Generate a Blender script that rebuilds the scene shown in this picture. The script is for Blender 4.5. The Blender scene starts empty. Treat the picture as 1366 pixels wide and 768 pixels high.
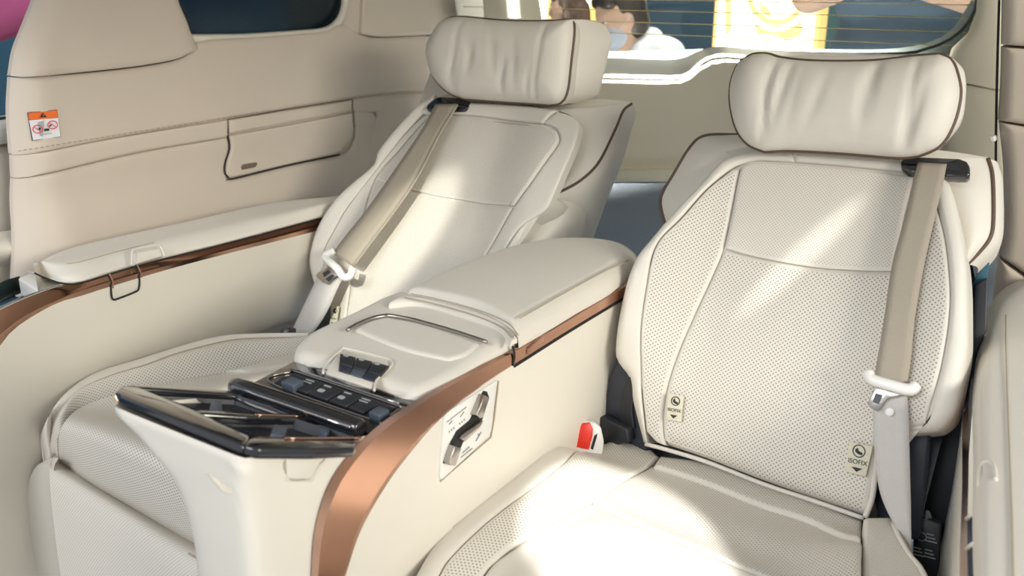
import bpy, bmesh, math, random
import numpy as np
from mathutils import Vector, Matrix, Quaternion
random.seed(4)
SC = bpy.context.scene
COL = SC.collection

# ------------------------------------------------------------------ camera
F = 1240.0; HZ = -40.0; VPX = 1550.0; H = 1.16
PITCH = math.atan2(384 - HZ, F); YAW = math.atan2(VPX - 683, math.hypot(F, 384 - HZ))
cd = bpy.data.cameras.new('camera'); cam = bpy.data.objects.new('camera', cd); COL.objects.link(cam)
cd.sensor_fit = 'HORIZONTAL'; cd.sensor_width = 36; cd.lens = 36 * F / 1366
cd.clip_start = .02
cam.location = (0, 0, H); cam.rotation_euler = (math.pi / 2 - PITCH, 0, YAW)
SC.camera = cam
cd.dof.use_dof = True; cd.dof.focus_distance = 1.55; cd.dof.aperture_fstop = 5.0

# ------------------------------------------------------------------ world, lights, exposure
W = bpy.data.worlds.new('hall'); SC.world = W; W.use_nodes = True
W.node_tree.nodes['Background'].inputs[0].default_value = (.93, .95, 1, 1)
W.node_tree.nodes['Background'].inputs[1].default_value = .55
SC.view_settings.view_transform = 'Standard'; SC.view_settings.look = 'None'
SC.view_settings.gamma = 1; SC.view_settings.use_curve_mapping = False
SC.view_settings.exposure = 0.08

def aim(o, target):
    o.rotation_euler = (Vector(target) - o.location).to_track_quat('-Z', 'Y').to_euler()
def area(name, loc, target, size, power, col=(1, 1, 1), sy=None):
    l = bpy.data.lights.new(name, 'AREA'); l.energy = power; l.color = col; l.size = size
    if sy: l.shape = 'RECTANGLE'; l.size_y = sy
    o = bpy.data.objects.new(name, l); COL.objects.link(o); o.location = loc; aim(o, target); return o
def spot(name, loc, target, power, deg, blend=.4, r=.03, col=(1, 1, 1)):
    l = bpy.data.lights.new(name, 'SPOT'); l.energy = power; l.color = col; l.spot_size = math.radians(deg)
    l.spot_blend = blend; l.shadow_soft_size = r
    o = bpy.data.objects.new(name, l); COL.objects.link(o); o.location = loc; aim(o, target); return o
# exhibition hall lamps: big soft rows overhead outside the open door and beyond the tailgate, plus added streak beams
area('hall_light_row', (3.2, -.2, 2.1), (-1.2, .9, .7), 1.8, 128, (1, .955, .83), 1.0)
area('hall_light_row_front', (-1.2, -2.6, 3.0), (-.9, 1.2, .6), 2.4, 92, (.92, .96, 1), 1.0)
area('hall_light_row_rear', (-1.0, 2.66, 3.0), (-1.0, 2.3, .9), .5, 430, (1, .98, .9), .2).data.spread = math.radians(26)
area('hall_light_row_back', (-1.6, 3.1, 3.1), (-1.6, 3.6, .6), 1.0, 60, (1, .98, .95), .5)
spot('hall_spot', (1.35, -1.0, 2.75), (-.47, .98, .43), 1250, 4.6, .25, .015, (1, .99, .95))
_t = Vector((-.40, 1.415, .725)); _b = spot('streak_beam', (1.1, -.9, 2.5), _t, 260, 5.2, .9, .01, (1, .99, .93))
_b.rotation_euler = ((_t - _b.location).to_track_quat('-Z', 'Y') @ Quaternion((0, 0, 1), math.radians(-47))).to_euler(); _b.scale = (.16, 1, 1)  # added beam, squeezed to imitate light slipping past the door frame
_t = Vector((-1.27, 1.44, .60)); _c = spot('streak_beam_left', (-.35, -1.2, 2.15), _t, 330, 9, .5, .02, (1, .99, .86))
_c.rotation_euler = ((_t - _c.location).to_track_quat('-Z', 'Y') @ Quaternion((0, 0, 1), math.radians(-38))).to_euler(); _c.scale = (.33, 1, 1)  # added beam squeezed into a band of light on the left seat
_t = Vector((-1.16, 1.0, .42)); _d = spot('hall_spot_left', (-.7, -1.2, 2.3), _t, 500, 5, .5, .02, (1, .99, .93))

# ------------------------------------------------------------------ pixel rays (image taken as 1366x768) -> points in the cabin
cp, sp_, cy, sy_ = math.cos(PITCH), math.sin(PITCH), math.cos(YAW), math.sin(YAW)
FW = np.array([-sy_ * cp, cy * cp, -sp_]); RT = np.array([cy, sy_, 0.]); UP = np.cross(RT, FW); CP = np.array([0, 0, H])
def ray(x, y): return RT * (x - 683) / F + UP * (384 - y) / F + FW
def PX(x, y, X): d = ray(x, y); return CP + d * X / d[0]
def PY(x, y, Y): d = ray(x, y); return CP + d * Y / d[1]
def PZ(x, y, Z): d = ray(x, y); return CP + d * (Z - H) / d[2]
class Fr:
    def __init__(s, o, u, v):
        s.o = np.array(o, float); s.u = np.array(u, float); s.u /= np.linalg.norm(s.u)
        v = np.array(v, float); v = v - s.u * (v @ s.u); s.v = v / np.linalg.norm(v); s.n = np.cross(s.u, s.v)
    def p(s, u, v, w=0): return s.o + s.u * u + s.v * v + s.n * w
    def uv(s, x, y, base=None, w=0):
        d = ray(x, y); w0 = w
        for _ in range(8):
            t = ((s.o + s.n * w - CP) @ s.n) / (d @ s.n); q = CP + d * t - s.o
            u, v = q @ s.u, q @ s.v
            if base is None: break
            w = w0 + base(u, v)
        return u, v
    def P(s, x, y, w=0, base=None):
        u, v = s.uv(x, y, base, w); return s.p(u, v, w + (base(u, v) if base else 0))
def tilt(o, deg): t = math.radians(deg); return Fr(o, (1, 0, 0), (0, math.sin(t), math.cos(t)))

# ------------------------------------------------------------------ materials
def mat(name, col, rough=.5, metal=0, spec=.5, coat=0, noise=0, nscale=200, bump=0, bscale=600, perf=0, emit=0, sheen=0, uvtex=None):
    m = bpy.data.materials.new(name); m.use_nodes = True; nt = m.node_tree; N = nt.nodes; L = nt.links
    b = N['Principled BSDF']; c = tuple(col) + (1,)
    b.inputs['Base Color'].default_value = c; b.inputs['Roughness'].default_value = rough
    b.inputs['Metallic'].default_value = metal; b.inputs['Specular IOR Level'].default_value = spec
    b.inputs['Coat Weight'].default_value = coat; b.inputs['Coat Roughness'].default_value = .05
    if sheen: b.inputs['Sheen Weight'].default_value = sheen
    if emit: b.inputs['Emission Color'].default_value = c; b.inputs['Emission Strength'].default_value = emit
    tc = N.new('ShaderNodeTexCoord'); colsock = None; hsock = None
    def math_(op, a, bb=None):
        n = N.new('ShaderNodeMath'); n.operation = op
        for i, v in enumerate((a, bb)):
            if v is None: continue
            if isinstance(v, (int, float)): n.inputs[i].default_value = v
            else: L.new(v, n.inputs[i])
        return n.outputs[0]
    if noise:
        n = N.new('ShaderNodeTexNoise'); n.inputs['Scale'].default_value = nscale; n.inputs['Detail'].default_value = 3
        L.new(tc.outputs['Object'], n.inputs['Vector'])
        mx = N.new('ShaderNodeMix'); mx.data_type = 'RGBA'; mx.inputs[6].default_value = tuple(x * (1 - noise) for x in col) + (1,)
        mx.inputs[7].default_value = tuple(min(1, x * (1 + noise)) for x in col) + (1,)
        L.new(n.outputs['Fac'], mx.inputs[0]); colsock = mx.outputs[2]
    if bump:
        v = N.new('ShaderNodeTexVoronoi'); v.inputs['Scale'].default_value = bscale
        L.new(tc.outputs['Object'], v.inputs['Vector']); hsock = math_('MULTIPLY', v.outputs['Distance'], bump)
    if perf:
        s = N.new('ShaderNodeSeparateXYZ'); L.new(tc.outputs['UV'], s.inputs[0])
        def dots(off):
            a = math_('SUBTRACT', math_('FRACT', math_('ADD', math_('DIVIDE', s.outputs[0], perf), off)), .5)
            d = math_('SUBTRACT', math_('FRACT', math_('ADD', math_('DIVIDE', s.outputs[1], perf * .9), off)), .5)
            return math_('SQRT', math_('ADD', math_('MULTIPLY', a, a), math_('MULTIPLY', d, d)))
        dist = math_('MINIMUM', dots(0.), dots(.5))
        mr = N.new('ShaderNodeMapRange'); mr.inputs[1].default_value = .11; mr.inputs[2].default_value = .2
        mr.inputs[3].default_value = 1; mr.inputs[4].default_value = 0; L.new(dist, mr.inputs[0])
        mx = N.new('ShaderNodeMix'); mx.data_type = 'RGBA'; mx.inputs[6].default_value = c; mx.inputs[7].default_value = (.23, .19, .14, 1) if perf > .006 else (.38, .33, .26, 1)
        if colsock: L.new(colsock, mx.inputs[6])
        at = N.new('ShaderNodeAttribute'); at.attribute_name = 'margin'
        mg = N.new('ShaderNodeMapRange'); mg.inputs[1].default_value = .004; mg.inputs[2].default_value = .006; L.new(at.outputs['Fac'], mg.inputs[0])
        dm = math_('MULTIPLY', mr.outputs[0], mg.outputs[0])
        L.new(dm, mx.inputs[0]); colsock = mx.outputs[2]
        hh = math_('MULTIPLY', dm, -.6); hsock = hh if hsock is None else math_('ADD', hsock, hh)
    if colsock: L.new(colsock, b.inputs['Base Color'])
    if hsock:
        bp = N.new('ShaderNodeBump'); bp.inputs['Strength'].default_value = .35; bp.inputs['Distance'].default_value = .0015
        L.new(hsock, bp.inputs['Height']); L.new(bp.outputs[0], b.inputs['Normal'])
    return m
CR = (.71, .67, .60)
M = dict(
    leather=mat('cream leather', CR, .48, bump=.35, bscale=700, noise=.03, nscale=9),
    perf=mat('perforated cream leather', CR, .5, perf=.0074, noise=.03, nscale=9),
    perf_fine=mat('finely perforated cream leather', CR, .5, perf=.0058, noise=.03, nscale=9),
    trim=mat('beige soft trim', (.63, .55, .465), .55, bump=.3, bscale=900, noise=.03, nscale=6),
    hard=mat('cream hard plastic', (.74, .70, .62), .42, noise=.02, nscale=10),
    tail=mat('pale tailgate plastic', (.68, .635, .51), .5, noise=.02, nscale=10),
    whitep=mat('white plastic', (.8, .79, .76), .35, noise=.02, nscale=20),
    piping=mat('brown piping', (.10, .062, .04), .5, noise=.1, nscale=300),
    stitch=mat('tan stitching', (.42, .35, .26), .7, noise=.15, nscale=800),
    copper=mat('copper trim', (.52, .295, .205), .2, metal=1, noise=.06, nscale=14),  # base darkened for the dim interior the band reflects
    copper_edge=mat('lit copper edge', (.64, .39, .285), .2, metal=1, noise=.04, nscale=20),  # lighter copy of the copper, for facets that catch light
    piano=mat('piano black lacquer', (.012, .012, .015), .12, coat=1, noise=.1, nscale=20),
    black=mat('black plastic', (.022, .024, .03), .42, noise=.1, nscale=60),
    navy=mat('dark navy plastic', (.03, .036, .055), .4, noise=.1, nscale=60),
    chrome=mat('bright chrome', (.75, .76, .78), .15, metal=1, noise=.03, nscale=60),
    satin=mat('satin nickel', (.42, .39, .36), .28, metal=1, noise=.06, nscale=80),
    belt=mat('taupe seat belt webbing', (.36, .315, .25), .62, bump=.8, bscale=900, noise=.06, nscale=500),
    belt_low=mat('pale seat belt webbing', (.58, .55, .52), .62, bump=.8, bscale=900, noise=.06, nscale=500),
    red=mat('red release button', (.75, .03, .015), .4, noise=.05, nscale=60),
    tag=mat('cream fabric tag', (.68, .64, .50), .7, noise=.05, nscale=300),
    ink=mat('black print', (.02, .02, .02), .6, noise=.1, nscale=100),
    inkgrey=mat('grey print', (.25, .25, .25), .6, noise=.1, nscale=100),
    orange=mat('orange print', (.86, .16, .02), .5, noise=.06, nscale=100),
    paper=mat('white sticker film', (.82, .82, .84), .4, noise=.05, nscale=60),
    pink=mat('magenta print', (.75, .05, .12), .5, noise=.05, nscale=100),
    icon=mat('pale printed symbol', (.36, .39, .40), .5, noise=.05, nscale=100),
    carpet=mat('dark carpet', (.035, .045, .06), .95, noise=.3, nscale=400, bump=1, bscale=400),
    rubber=mat('black rubber', (.012, .012, .012), .7, noise=.1, nscale=50),
    wire=mat('defroster line', (.78, .66, .34), .4, noise=.05, nscale=50),
    tealc=mat('dark teal plastic', (.03, .05, .05), .35, noise=.1, nscale=50),
    hallblue=mat('dark blue hall wall', (.035, .085, .14), .8, noise=.1, nscale=2),
    hallteal=mat('teal hall wall', (.075, .19, .21), .8, noise=.1, nscale=2),
    hallfloor=mat('grey hall floor', (.5, .5, .5), .5, noise=.08, nscale=3),
    skin=mat('skin', (.72, .43, .30), .55, noise=.06, nscale=30),
    hair=mat('dark brown hair', (.03, .017, .012), .45, noise=.3, nscale=200),
    hairb=mat('brown hair', (.10, .05, .03), .45, noise=.3, nscale=200),
    shirtw=mat('white cotton', (.85, .85, .86), .8, noise=.03, nscale=60),
    shirtn=mat('navy cotton', (.035, .065, .10), .8, noise=.12, nscale=30),
    shirtk=mat('black cotton', (.018, .02, .028), .8, noise=.12, nscale=30),
    shirtp=mat('magenta cotton', (.42, .06, .19), .8, noise=.1, nscale=30),
    mask=mat('face mask fabric', (.62, .64, .74), .8, noise=.05, nscale=80),
    gold=mat('gold print on light box', (.95, .66, .25), .6, noise=.15, nscale=8, emit=.9),
    glow=mat('light box diffuser', (1, .93, .74), .6, emit=1.6),
    glowframe=mat('warm light box edge', (.95, .62, .2), .5, emit=.9),
)
def glass(name, tint, rough=.02):
    m = bpy.data.materials.new(name); m.use_nodes = True; nt = m.node_tree; nt.nodes.clear()
    o = nt.nodes.new('ShaderNodeOutputMaterial'); t = nt.nodes.new('ShaderNodeBsdfTransparent'); g = nt.nodes.new('ShaderNodeBsdfGlossy')
    x = nt.nodes.new('ShaderNodeMixShader'); fr = nt.nodes.new('ShaderNodeFresnel'); fr.inputs[0].default_value = 1.45
    t.inputs[0].default_value = tuple(tint) + (1,); g.inputs['Roughness'].default_value = rough
    nt.links.new(fr.outputs[0], x.inputs[0]); nt.links.new(t.outputs[0], x.inputs[1]); nt.links.new(g.outputs[0], x.inputs[2])
    nt.links.new(x.outputs[0], o.inputs[0]); return m
M['glass'] = glass('clear window glass', (.93, .97, .95)); M['darkglass'] = glass('privacy window glass', (.34, .42, .45), .25)

# ------------------------------------------------------------------ mesh helpers
def tagit(o, label, cat, group=None, kind=None):
    o['label'] = label; o['category'] = cat
    if group: o['group'] = group
    if kind: o['kind'] = kind
    return o
def thing(name, label, cat, loc=(0, 0, 0), group=None, kind=None):
    o = bpy.data.objects.new(name, None); COL.objects.link(o); o.location = loc; o.empty_display_size = .05
    bpy.context.view_layer.update()
    return tagit(o, label, cat, group, kind)
def link(name, me, m, parent=None, smooth=True, label=None):
    me.materials.append(M[m] if isinstance(m, str) else m)
    if smooth:
        for p in me.polygons: p.use_smooth = True
    o = bpy.data.objects.new(name, me); COL.objects.link(o)
    if parent is not None:
        o.parent = parent
        w = Matrix.Identity(4); q = parent
        while q is not None: w = Matrix.Translation(q.location) @ w; q = q.parent
        o.matrix_parent_inverse = Matrix.Identity(4)
        # vertices are given in world space: move them into the parent's space
        inv = w.inverted(); me.transform(inv)
    if label: o['label'] = label
    return o
def pydata(name, V, Fc, m, parent=None, smooth=True, uv=None, label=None, margin=None):
    me = bpy.data.meshes.new(name); me.from_pydata([tuple(v) for v in V], [], Fc); me.update()
    if uv is not None:
        at = me.attributes.new('margin', 'FLOAT', 'POINT'); at.data.foreach_set('value', np.array(margin if margin is not None else [1.] * len(V), dtype=np.float32))
    if uv is not None:
        l = me.uv_layers.new(name='UVMap')
        for lp in me.loops: l.data[lp.index].uv = uv[lp.vertex_index]
    return link(name, me, m, parent, smooth, label)
def cr(pts, n, closed=False):
    """Catmull-Rom through the points, resampled to n points by arc length"""
    p = np.array(pts, float)
    if len(p) == 2 and not closed:
        t = np.linspace(0, 1, n)[:, None]; return p[0] * (1 - t) + p[1] * t
    if closed: q = np.vstack([p[-1], p, p[0], p[1]])
    else: q = np.vstack([2 * p[0] - p[1], p, 2 * p[-1] - p[-2]])
    out = []; K = 14
    for i in range(1, len(q) - 2):
        a, b, c, d = q[i - 1], q[i], q[i + 1], q[i + 2]
        for k in range(K):
            t = k / K
            out.append(.5 * (2 * b + (c - a) * t + (2 * a - 5 * b + 4 * c - d) * t * t + (3 * b - 3 * c + d - a) * t ** 3))
    out.append(q[-2]); out = np.array(out)
    L = np.concatenate([[0], np.cumsum(np.linalg.norm(np.diff(out, axis=0), axis=1))])
    s = np.linspace(0, L[-1], n + 1)[:-1] if closed else np.linspace(0, L[-1], n)
    return np.stack([np.interp(s, L, out[:, k]) for k in range(out.shape[1])], 1)
def lin(pts, n):
    p = np.array(pts, float); L = np.concatenate([[0], np.cumsum(np.linalg.norm(np.diff(p, axis=0), axis=1))])
    s = np.linspace(0, L[-1], n); return np.stack([np.interp(s, L, p[:, k]) for k in range(p.shape[1])], 1)
def gridfaces(nv, nu): return [(j * nu + i, j * nu + i + 1, (j + 1) * nu + i + 1, (j + 1) * nu + i) for j in range(nv - 1) for i in range(nu - 1)]
def segdist(P, poly):
    best = np.full(len(P), 9.)
    for a, b in zip(poly[:-1], poly[1:]):
        ab = b - a; L2 = max(ab @ ab, 1e-12); t = np.clip(((P - a) @ ab) / L2, 0, 1)
        best = np.minimum(best, np.linalg.norm(P - (a + t[:, None] * ab), axis=1))
    return best
def puff(name, fr, Lp, Rp, m, parent, Bp=None, Tp=None, edge=(.008, .003), el=None, er=None, eb=None, et=None,
         base=None, w=0, extra=None, skirt=.02, n=30, mm=30, pix=True, label=None, crv=True, cL=True):
    """An upholstered panel: a four-sided patch (left, right, bottom, top curves) laid on the base surface,
       rolled over at its borders, with side walls going back."""
    f = cr if crv else lin
    def conv(pts, e): return [fr.uv(*p, base, w - (e or edge)[1]) for p in pts] if pix else list(pts)
    lp, rp = conv(Lp, el), conv(Rp, er); Lc = f(lp, 60); Rc = f(rp, 60)
    Bc = f([lp[0]] + conv(Bp or [], eb) + [rp[0]], 60); Tc = f([lp[-1]] + conv(Tp or [], et) + [rp[-1]], 60)
    def spc(k): t = np.linspace(0, 1, k); return .35 * t + .65 * (.5 - .5 * np.cos(math.pi * t))
    s = spc(n); t = spc(mm); q = np.linspace(0, 1, 60)
    ev = lambda c, k: np.stack([np.interp(k, q, c[:, 0]), np.interp(k, q, c[:, 1])], -1)
    l, r, b, tt = ev(Lc, t), ev(Rc, t), ev(Bc, s), ev(Tc, s)
    S = s[None, :, None]; T = t[:, None, None]
    G = (1 - S) * l[:, None] + S * r[:, None] + (1 - T) * b[None] + T * tt[None] - (
        (1 - S) * (1 - T) * Lc[0] + S * (1 - T) * Rc[0] + (1 - S) * T * Lc[-1] + S * T * Rc[-1])
    P = G.reshape(-1, 2); h = np.zeros(len(P)); mgn = np.min([segdist(P, c) for c in (Lc, Rc, Bc, Tc)], axis=0).tolist()
    for c, e in ((Lc, el), (Rc, er), (Bc, eb), (Tc, et)):
        rr, dd = e or edge
        if dd == 0: continue
        k = np.clip(segdist(P, c) / rr, 0, 1); h = np.maximum(h, dd * (1 - np.sqrt(np.clip(1 - (1 - k) ** 2, 0, 1))))
    SS, TT = np.meshgrid(s, t); SS = SS.ravel(); TT = TT.ravel()
    V = []; 
    for i, (u, v) in enumerate(P):
        ww = w + (base(u, v) if base else 0) - h[i] + (extra(u, v, SS[i], TT[i]) if extra else 0)
        V.append(fr.p(u, v, ww))
    Fc = gridfaces(mm, n)
    ring = [i for i in range(n)] + [j * n + n - 1 for j in range(1, mm)] + [(mm - 1) * n + i for i in range(n - 2, -1, -1)] + [j * n for j in range(mm - 2, 0, -1)]
    k0 = len(V); uv = [tuple(x) for x in P]; K = len(ring)
    for i in ring: V.append(V[i]); uv.append(uv[i]); mgn.append(0.)
    for i in ring: V.append(V[i] - fr.n * skirt); uv.append(uv[i]); mgn.append(0.)
    for i in range(K): Fc.append((k0 + (i + 1) % K, k0 + i, k0 + K + i, k0 + K + (i + 1) % K))
    return pydata(name, V, Fc, m, parent, True, uv, label, mgn)
def loft(name, curves, m, parent, n=30, k=6, closed=False, cap=False, crv=True, sm=True, label=None, across=True):
    f = (lambda c: cr(c, n, closed)) if crv else (lambda c: lin(list(c) + ([c[0]] if closed else []), n + (1 if closed else 0))[:n])
    Cs = [f(c) for c in curves]
    if len(Cs) > 2 and across:
        A = np.stack(Cs); rows = []
        q = np.concatenate([[2 * A[0] - A[1]], A, [2 * A[-1] - A[-2]]])
        for i in range(1, len(q) - 2):
            a, b, c, d = q[i - 1], q[i], q[i + 1], q[i + 2]
            for kk in range(k):
                t = kk / k; rows.append(.5 * (2 * b + (c - a) * t + (2 * a - 5 * b + 4 * c - d) * t * t + (3 * b - 3 * c + d - a) * t ** 3))
        rows.append(A[-1])
    else:
        rows = []
        for a, b in zip(Cs[:-1], Cs[1:]): rows += [a * (1 - t) + b * t for t in np.linspace(0, 1, k + 1)[:-1]]
        rows.append(Cs[-1])
    R = np.stack(rows); mm = len(R); V = list(R.reshape(-1, 3)); Fc = []
    for j in range(mm - 1):
        for i in range(n if closed else n - 1):
            i2 = (i + 1) % n; Fc.append((j * n + i, j * n + i2, (j + 1) * n + i2, (j + 1) * n + i))
    du = np.concatenate([[0], np.cumsum(np.linalg.norm(np.diff(R[mm // 2], axis=0), axis=1))])
    dv = np.concatenate([[0], np.cumsum(np.linalg.norm(np.diff(R[:, n // 2], axis=0), axis=1))])
    uv = [(du[i], dv[j]) for j in range(mm) for i in range(n)]
    if cap and closed:
        for j in (0, mm - 1):
            c = R[j].mean(0); V.append(c); uv.append((0, 0)); ci = len(V) - 1
            for i in range(n):
                a, b = j * n + i, j * n + (i + 1) % n; Fc.append((ci, b, a) if j == 0 else (ci, a, b))
    return pydata(name, V, Fc, m, parent, sm, uv, label)
def thick(o, t, off=-1):
    md = o.modifiers.new('thickness', 'SOLIDIFY'); md.thickness = t; md.offset = off; return o
def tube(name, pts, r, m, parent, sides=6, closed=False, n=None, crv=True, label=None, flat=None):
    n = n or max(8, len(pts) * 6)
    P = cr(pts, n, closed) if crv else np.array(pts, float); n = len(P)
    T = np.gradient(P, axis=0) if not closed else np.roll(P, -1, 0) - np.roll(P, 1, 0)
    T /= np.linalg.norm(T, axis=1)[:, None] + 1e-12
    ref = np.array([.3, .2, .93]); a = np.cross(T[0], ref); a /= np.linalg.norm(a); V = []
    for i in range(n):
        a = a - T[i] * (a @ T[i]); a /= np.linalg.norm(a); b = np.cross(T[i], a)
        for k in range(sides):
            th = 2 * math.pi * k / sides; V.append(P[i] + r * (a * math.cos(th) + b * math.sin(th)))
    Fc = []
    for j in range(n if closed else n - 1):
        j2 = (j + 1) % n
        for k in range(sides): k2 = (k + 1) % sides; Fc.append((j * sides + k, j2 * sides + k, j2 * sides + k2, j * sides + k2))
    if not closed: Fc += [tuple(range(sides)), tuple(range((n - 1) * sides, n * sides))[::-1]]
    return pydata(name, V, Fc, m, parent, True, None, label)
def prism(name, fr, poly, w0, w1, m, parent, bev=.0, pix=False, label=None, seg=2, base=None):
    """plate with the outline poly (frame coordinates or pixels) from depth w0 to w1, edges bevelled"""
    if pix: poly = [fr.uv(*p, base, w1) for p in poly]
    bm = bmesh.new(); off = (lambda u, v: base(u, v)) if base else (lambda u, v: 0)
    vs = [bm.verts.new(fr.p(u, v, w1 + off(u, v))) for u, v in poly]; f = bm.faces.new(vs)
    ex = bmesh.ops.extrude_face_region(bm, geom=[f]); nv = [g for g in ex['geom'] if isinstance(g, bmesh.types.BMVert)]
    for v in nv: v.co += Vector(fr.n * (w0 - w1))
    bmesh.ops.recalc_face_normals(bm, faces=bm.faces)
    if bev: bmesh.ops.bevel(bm, geom=list(bm.edges), offset=bev, segments=seg, affect='EDGES', profile=.5, clamp_overlap=True)
    me = bpy.data.meshes.new(name); bm.to_mesh(me); bm.free()
    o = link(name, me, m, parent, bool(bev), label)
    return o
def rrect(u0, u1, v0, v1, r, k=4):
    out = []
    for cx, cy_, a0 in ((u1 - r, v1 - r, 0), (u0 + r, v1 - r, 90), (u0 + r, v0 + r, 180), (u1 - r, v0 + r, 270)):
        for i in range(k + 1):
            a = math.radians(a0 + 90 * i / k); out.append((cx + r * math.cos(a), cy_ + r * math.sin(a)))
    return out
def box(name, lo, hi, m, parent, bev=.003, label=None):
    fr = Fr((0, 0, 0), (1, 0, 0), (0, 1, 0))
    return prism(name, fr, [(lo[0], lo[1]), (hi[0], lo[1]), (hi[0], hi[1]), (lo[0], hi[1])], lo[2], hi[2], m, parent, bev, label=label)
def text(name, body, fr, u, v, w, size, m, parent, ang=0, align='CENTER'):
    c = bpy.data.curves.new(name, 'FONT'); c.body = body; c.size = size; c.align_x = align; c.align_y = 'CENTER'; c.extrude = .0002
    t = bpy.data.objects.new('tmp', c); COL.objects.link(t); bpy.context.view_layer.update()
    me = bpy.data.meshes.new_from_object(t.evaluated_get(bpy.context.evaluated_depsgraph_get())); bpy.data.objects.remove(t)
    ca, sa = math.cos(ang), math.sin(ang)
    for vv in me.vertices:
        x, y, z = vv.co; vv.co = Vector(fr.p(u + x * ca - y * sa, v + x * sa + y * ca, w + z))
    return link(name, me, m, parent, False)
def sm(x, a, b): t = min(max((x - a) / (b - a), 0), 1); return t * t * (3 - 2 * t)
def ring2(cx, cy_, r, k=16): return [(cx + r * math.cos(2 * math.pi * i / k), cy_ + r * math.sin(2 * math.pi * i / k)) for i in range(k)]



# ================================================================== THE SETTING
XY = Fr((0, 0, 0), (1, 0, 0), (0, 1, 0))
M['tailreflect'] = mat('blue grey reflected tint', (.20, .235, .28), .95, noise=.2, nscale=300, bump=1, bscale=500)
M['roofcloth'] = mat('pale headlining', (.6, .57, .5), .9, noise=.05, nscale=300)
o = box('floor', (-1.9, -.4, -.04), (.2, 2.4, 0), 'carpet', None); tagit(o, 'dark carpeted cabin floor under the seats', 'floor', kind='structure')
o = box('ceiling', (-1.95, .15, 1.50), (.12, 2.28, 1.54), 'roofcloth', None); tagit(o, 'pale cloth headlining of the cabin roof', 'ceiling', kind='structure')

# ---- left side trim
WX = -1.75
WL = Fr((WX, 0, 0), (0, 1, 0), (0, 0, 1))
wl = thing('wall_left', 'beige moulded side trim panel below the dark side window', 'side panel', (WX, 1.4, 0), kind='structure')
def wbase(u, v): return .03 * sm(v, .75, .6) - .035 * sm(v, .9, 1.25) - .05 * sm(u, 1.02, .86)
E6 = (.012, .005)
pill = puff('pillar_cover', WL, [(14, 101), (20, 66), (33, 33), (46, 0), (60, -40), (110, -190)], [(260.6, 64), (252.5, 47), (245, 26), (234, 0), (224, -40), (190, -190)], 'trim', wl,
     Bp=[(37, 102.5), (110, 96), (183, 88), (234, 79), (252, 71)], edge=E6, el=(.05, .022), er=(.035, .03), et=(.01, 0), base=wbase, w=.012, skirt=.012)
puff('upper_panel', WL, [(16.5, 206), (15, 198), (12, 146), (14, 103)], [(640, 108), (640, 80), (640, 60), (640, 46)], 'trim', wl,
     Bp=[(146, 185), (304, 158), (500, 126), (583, 119)], Tp=[(37, 104), (110, 98), (183, 90), (234, 81), (252, 73), (260, 66), (262, 56), (290, 52), (330, 50), (403, 45), (440, 40), (455, 30), (466, 36), (480, 47), (510, 51), (583, 48)],
     edge=E6, el=(.05, .022), er=(.01, 0), base=wbase, skirt=.012, n=60)
puff('trim_strip', WL, [(18, 237), (16.5, 207)], [(303, 183), (304, 160)], 'trim', wl, Bp=[(73, 229), (183, 203)], Tp=[(146, 186)],
     edge=(.009, .004), el=(.05, .022), er=(.006, .003), base=wbase, w=.004, skirt=.012, n=50, mm=16)
puff('lower_panel', WL, [(19, 440), (18, 364), (19, 300), (18, 238)], [(303, 350), (303, 280), (301, 233), (300, 220), (304, 200), (303, 184)], 'trim', wl, Bp=[(150, 400)],
     Tp=[(73, 230), (183, 204.5)], edge=(.009, .004), el=(.05, .022), er=(.006, 0), eb=(.01, 0), base=wbase, skirt=.012)
puff('lower_rear_panel', WL, [(298, 350), (298, 290), (299, 240)], [(560, 290), (540, 240), (500, 152)], 'trim', wl, Bp=[(430, 320)],
     Tp=[(311, 239.5), (380, 222.5), (454, 207), (468, 196), (474, 178), (472, 149), (485, 147)], edge=(.006, .003), el=(.006, 0), eb=(.01, 0), er=(.012, .006), base=wbase, w=0, skirt=.012)
puff('quarter_panel', WL, [(520, 290), (490, 240), (502, 157), (498, 150), (472, 148), (472, 133)], [(650, 240), (645, 180), (640, 112)], 'trim', wl, Bp=[(560, 290)],
     Tp=[(500, 129), (583, 122)], edge=(.008, .004), er=(.01, 0), eb=(.01, 0), base=wbase, w=.002, skirt=.012)
def qbase(u, v): return wbase(u, v) + .01
puff('rear_pillar_cover', WL, [(482, 45), (483, 22), (483, -40), (483, -220)], [(640, 45), (646, 24), (641, -40), (632, -220)], 'trim', wl, Bp=[(510, 49), (583, 46)],
     edge=(.008, .004), er=(.02, .015), base=qbase, skirt=.012)
BKF = Fr((WX - .045, 0, 0), (0, 1, 0), (0, 0, 1))
puff('panel_backing', WL, [(60, 330), (40, 240), (36, 150), (40, 110)], [(630, 250), (630, 180), (630, 110)], 'trim', wl, Bp=[(300, 300)], Tp=[(150, 100), (250, 90), (330, 62), (440, 60), (520, 60)], edge=(.01, 0), base=wbase, w=-.009, skirt=.003)
prism('panel_backing', BKF, [(1.06, .3), (2.25, .3), (2.25, .98), (1.93, 1.0), (1.86, .985), (1.36, .985), (1.28, 1.3), (1.16, 1.3), (1.06, 1.0)], -.01, 0, 'trim', wl)
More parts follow.
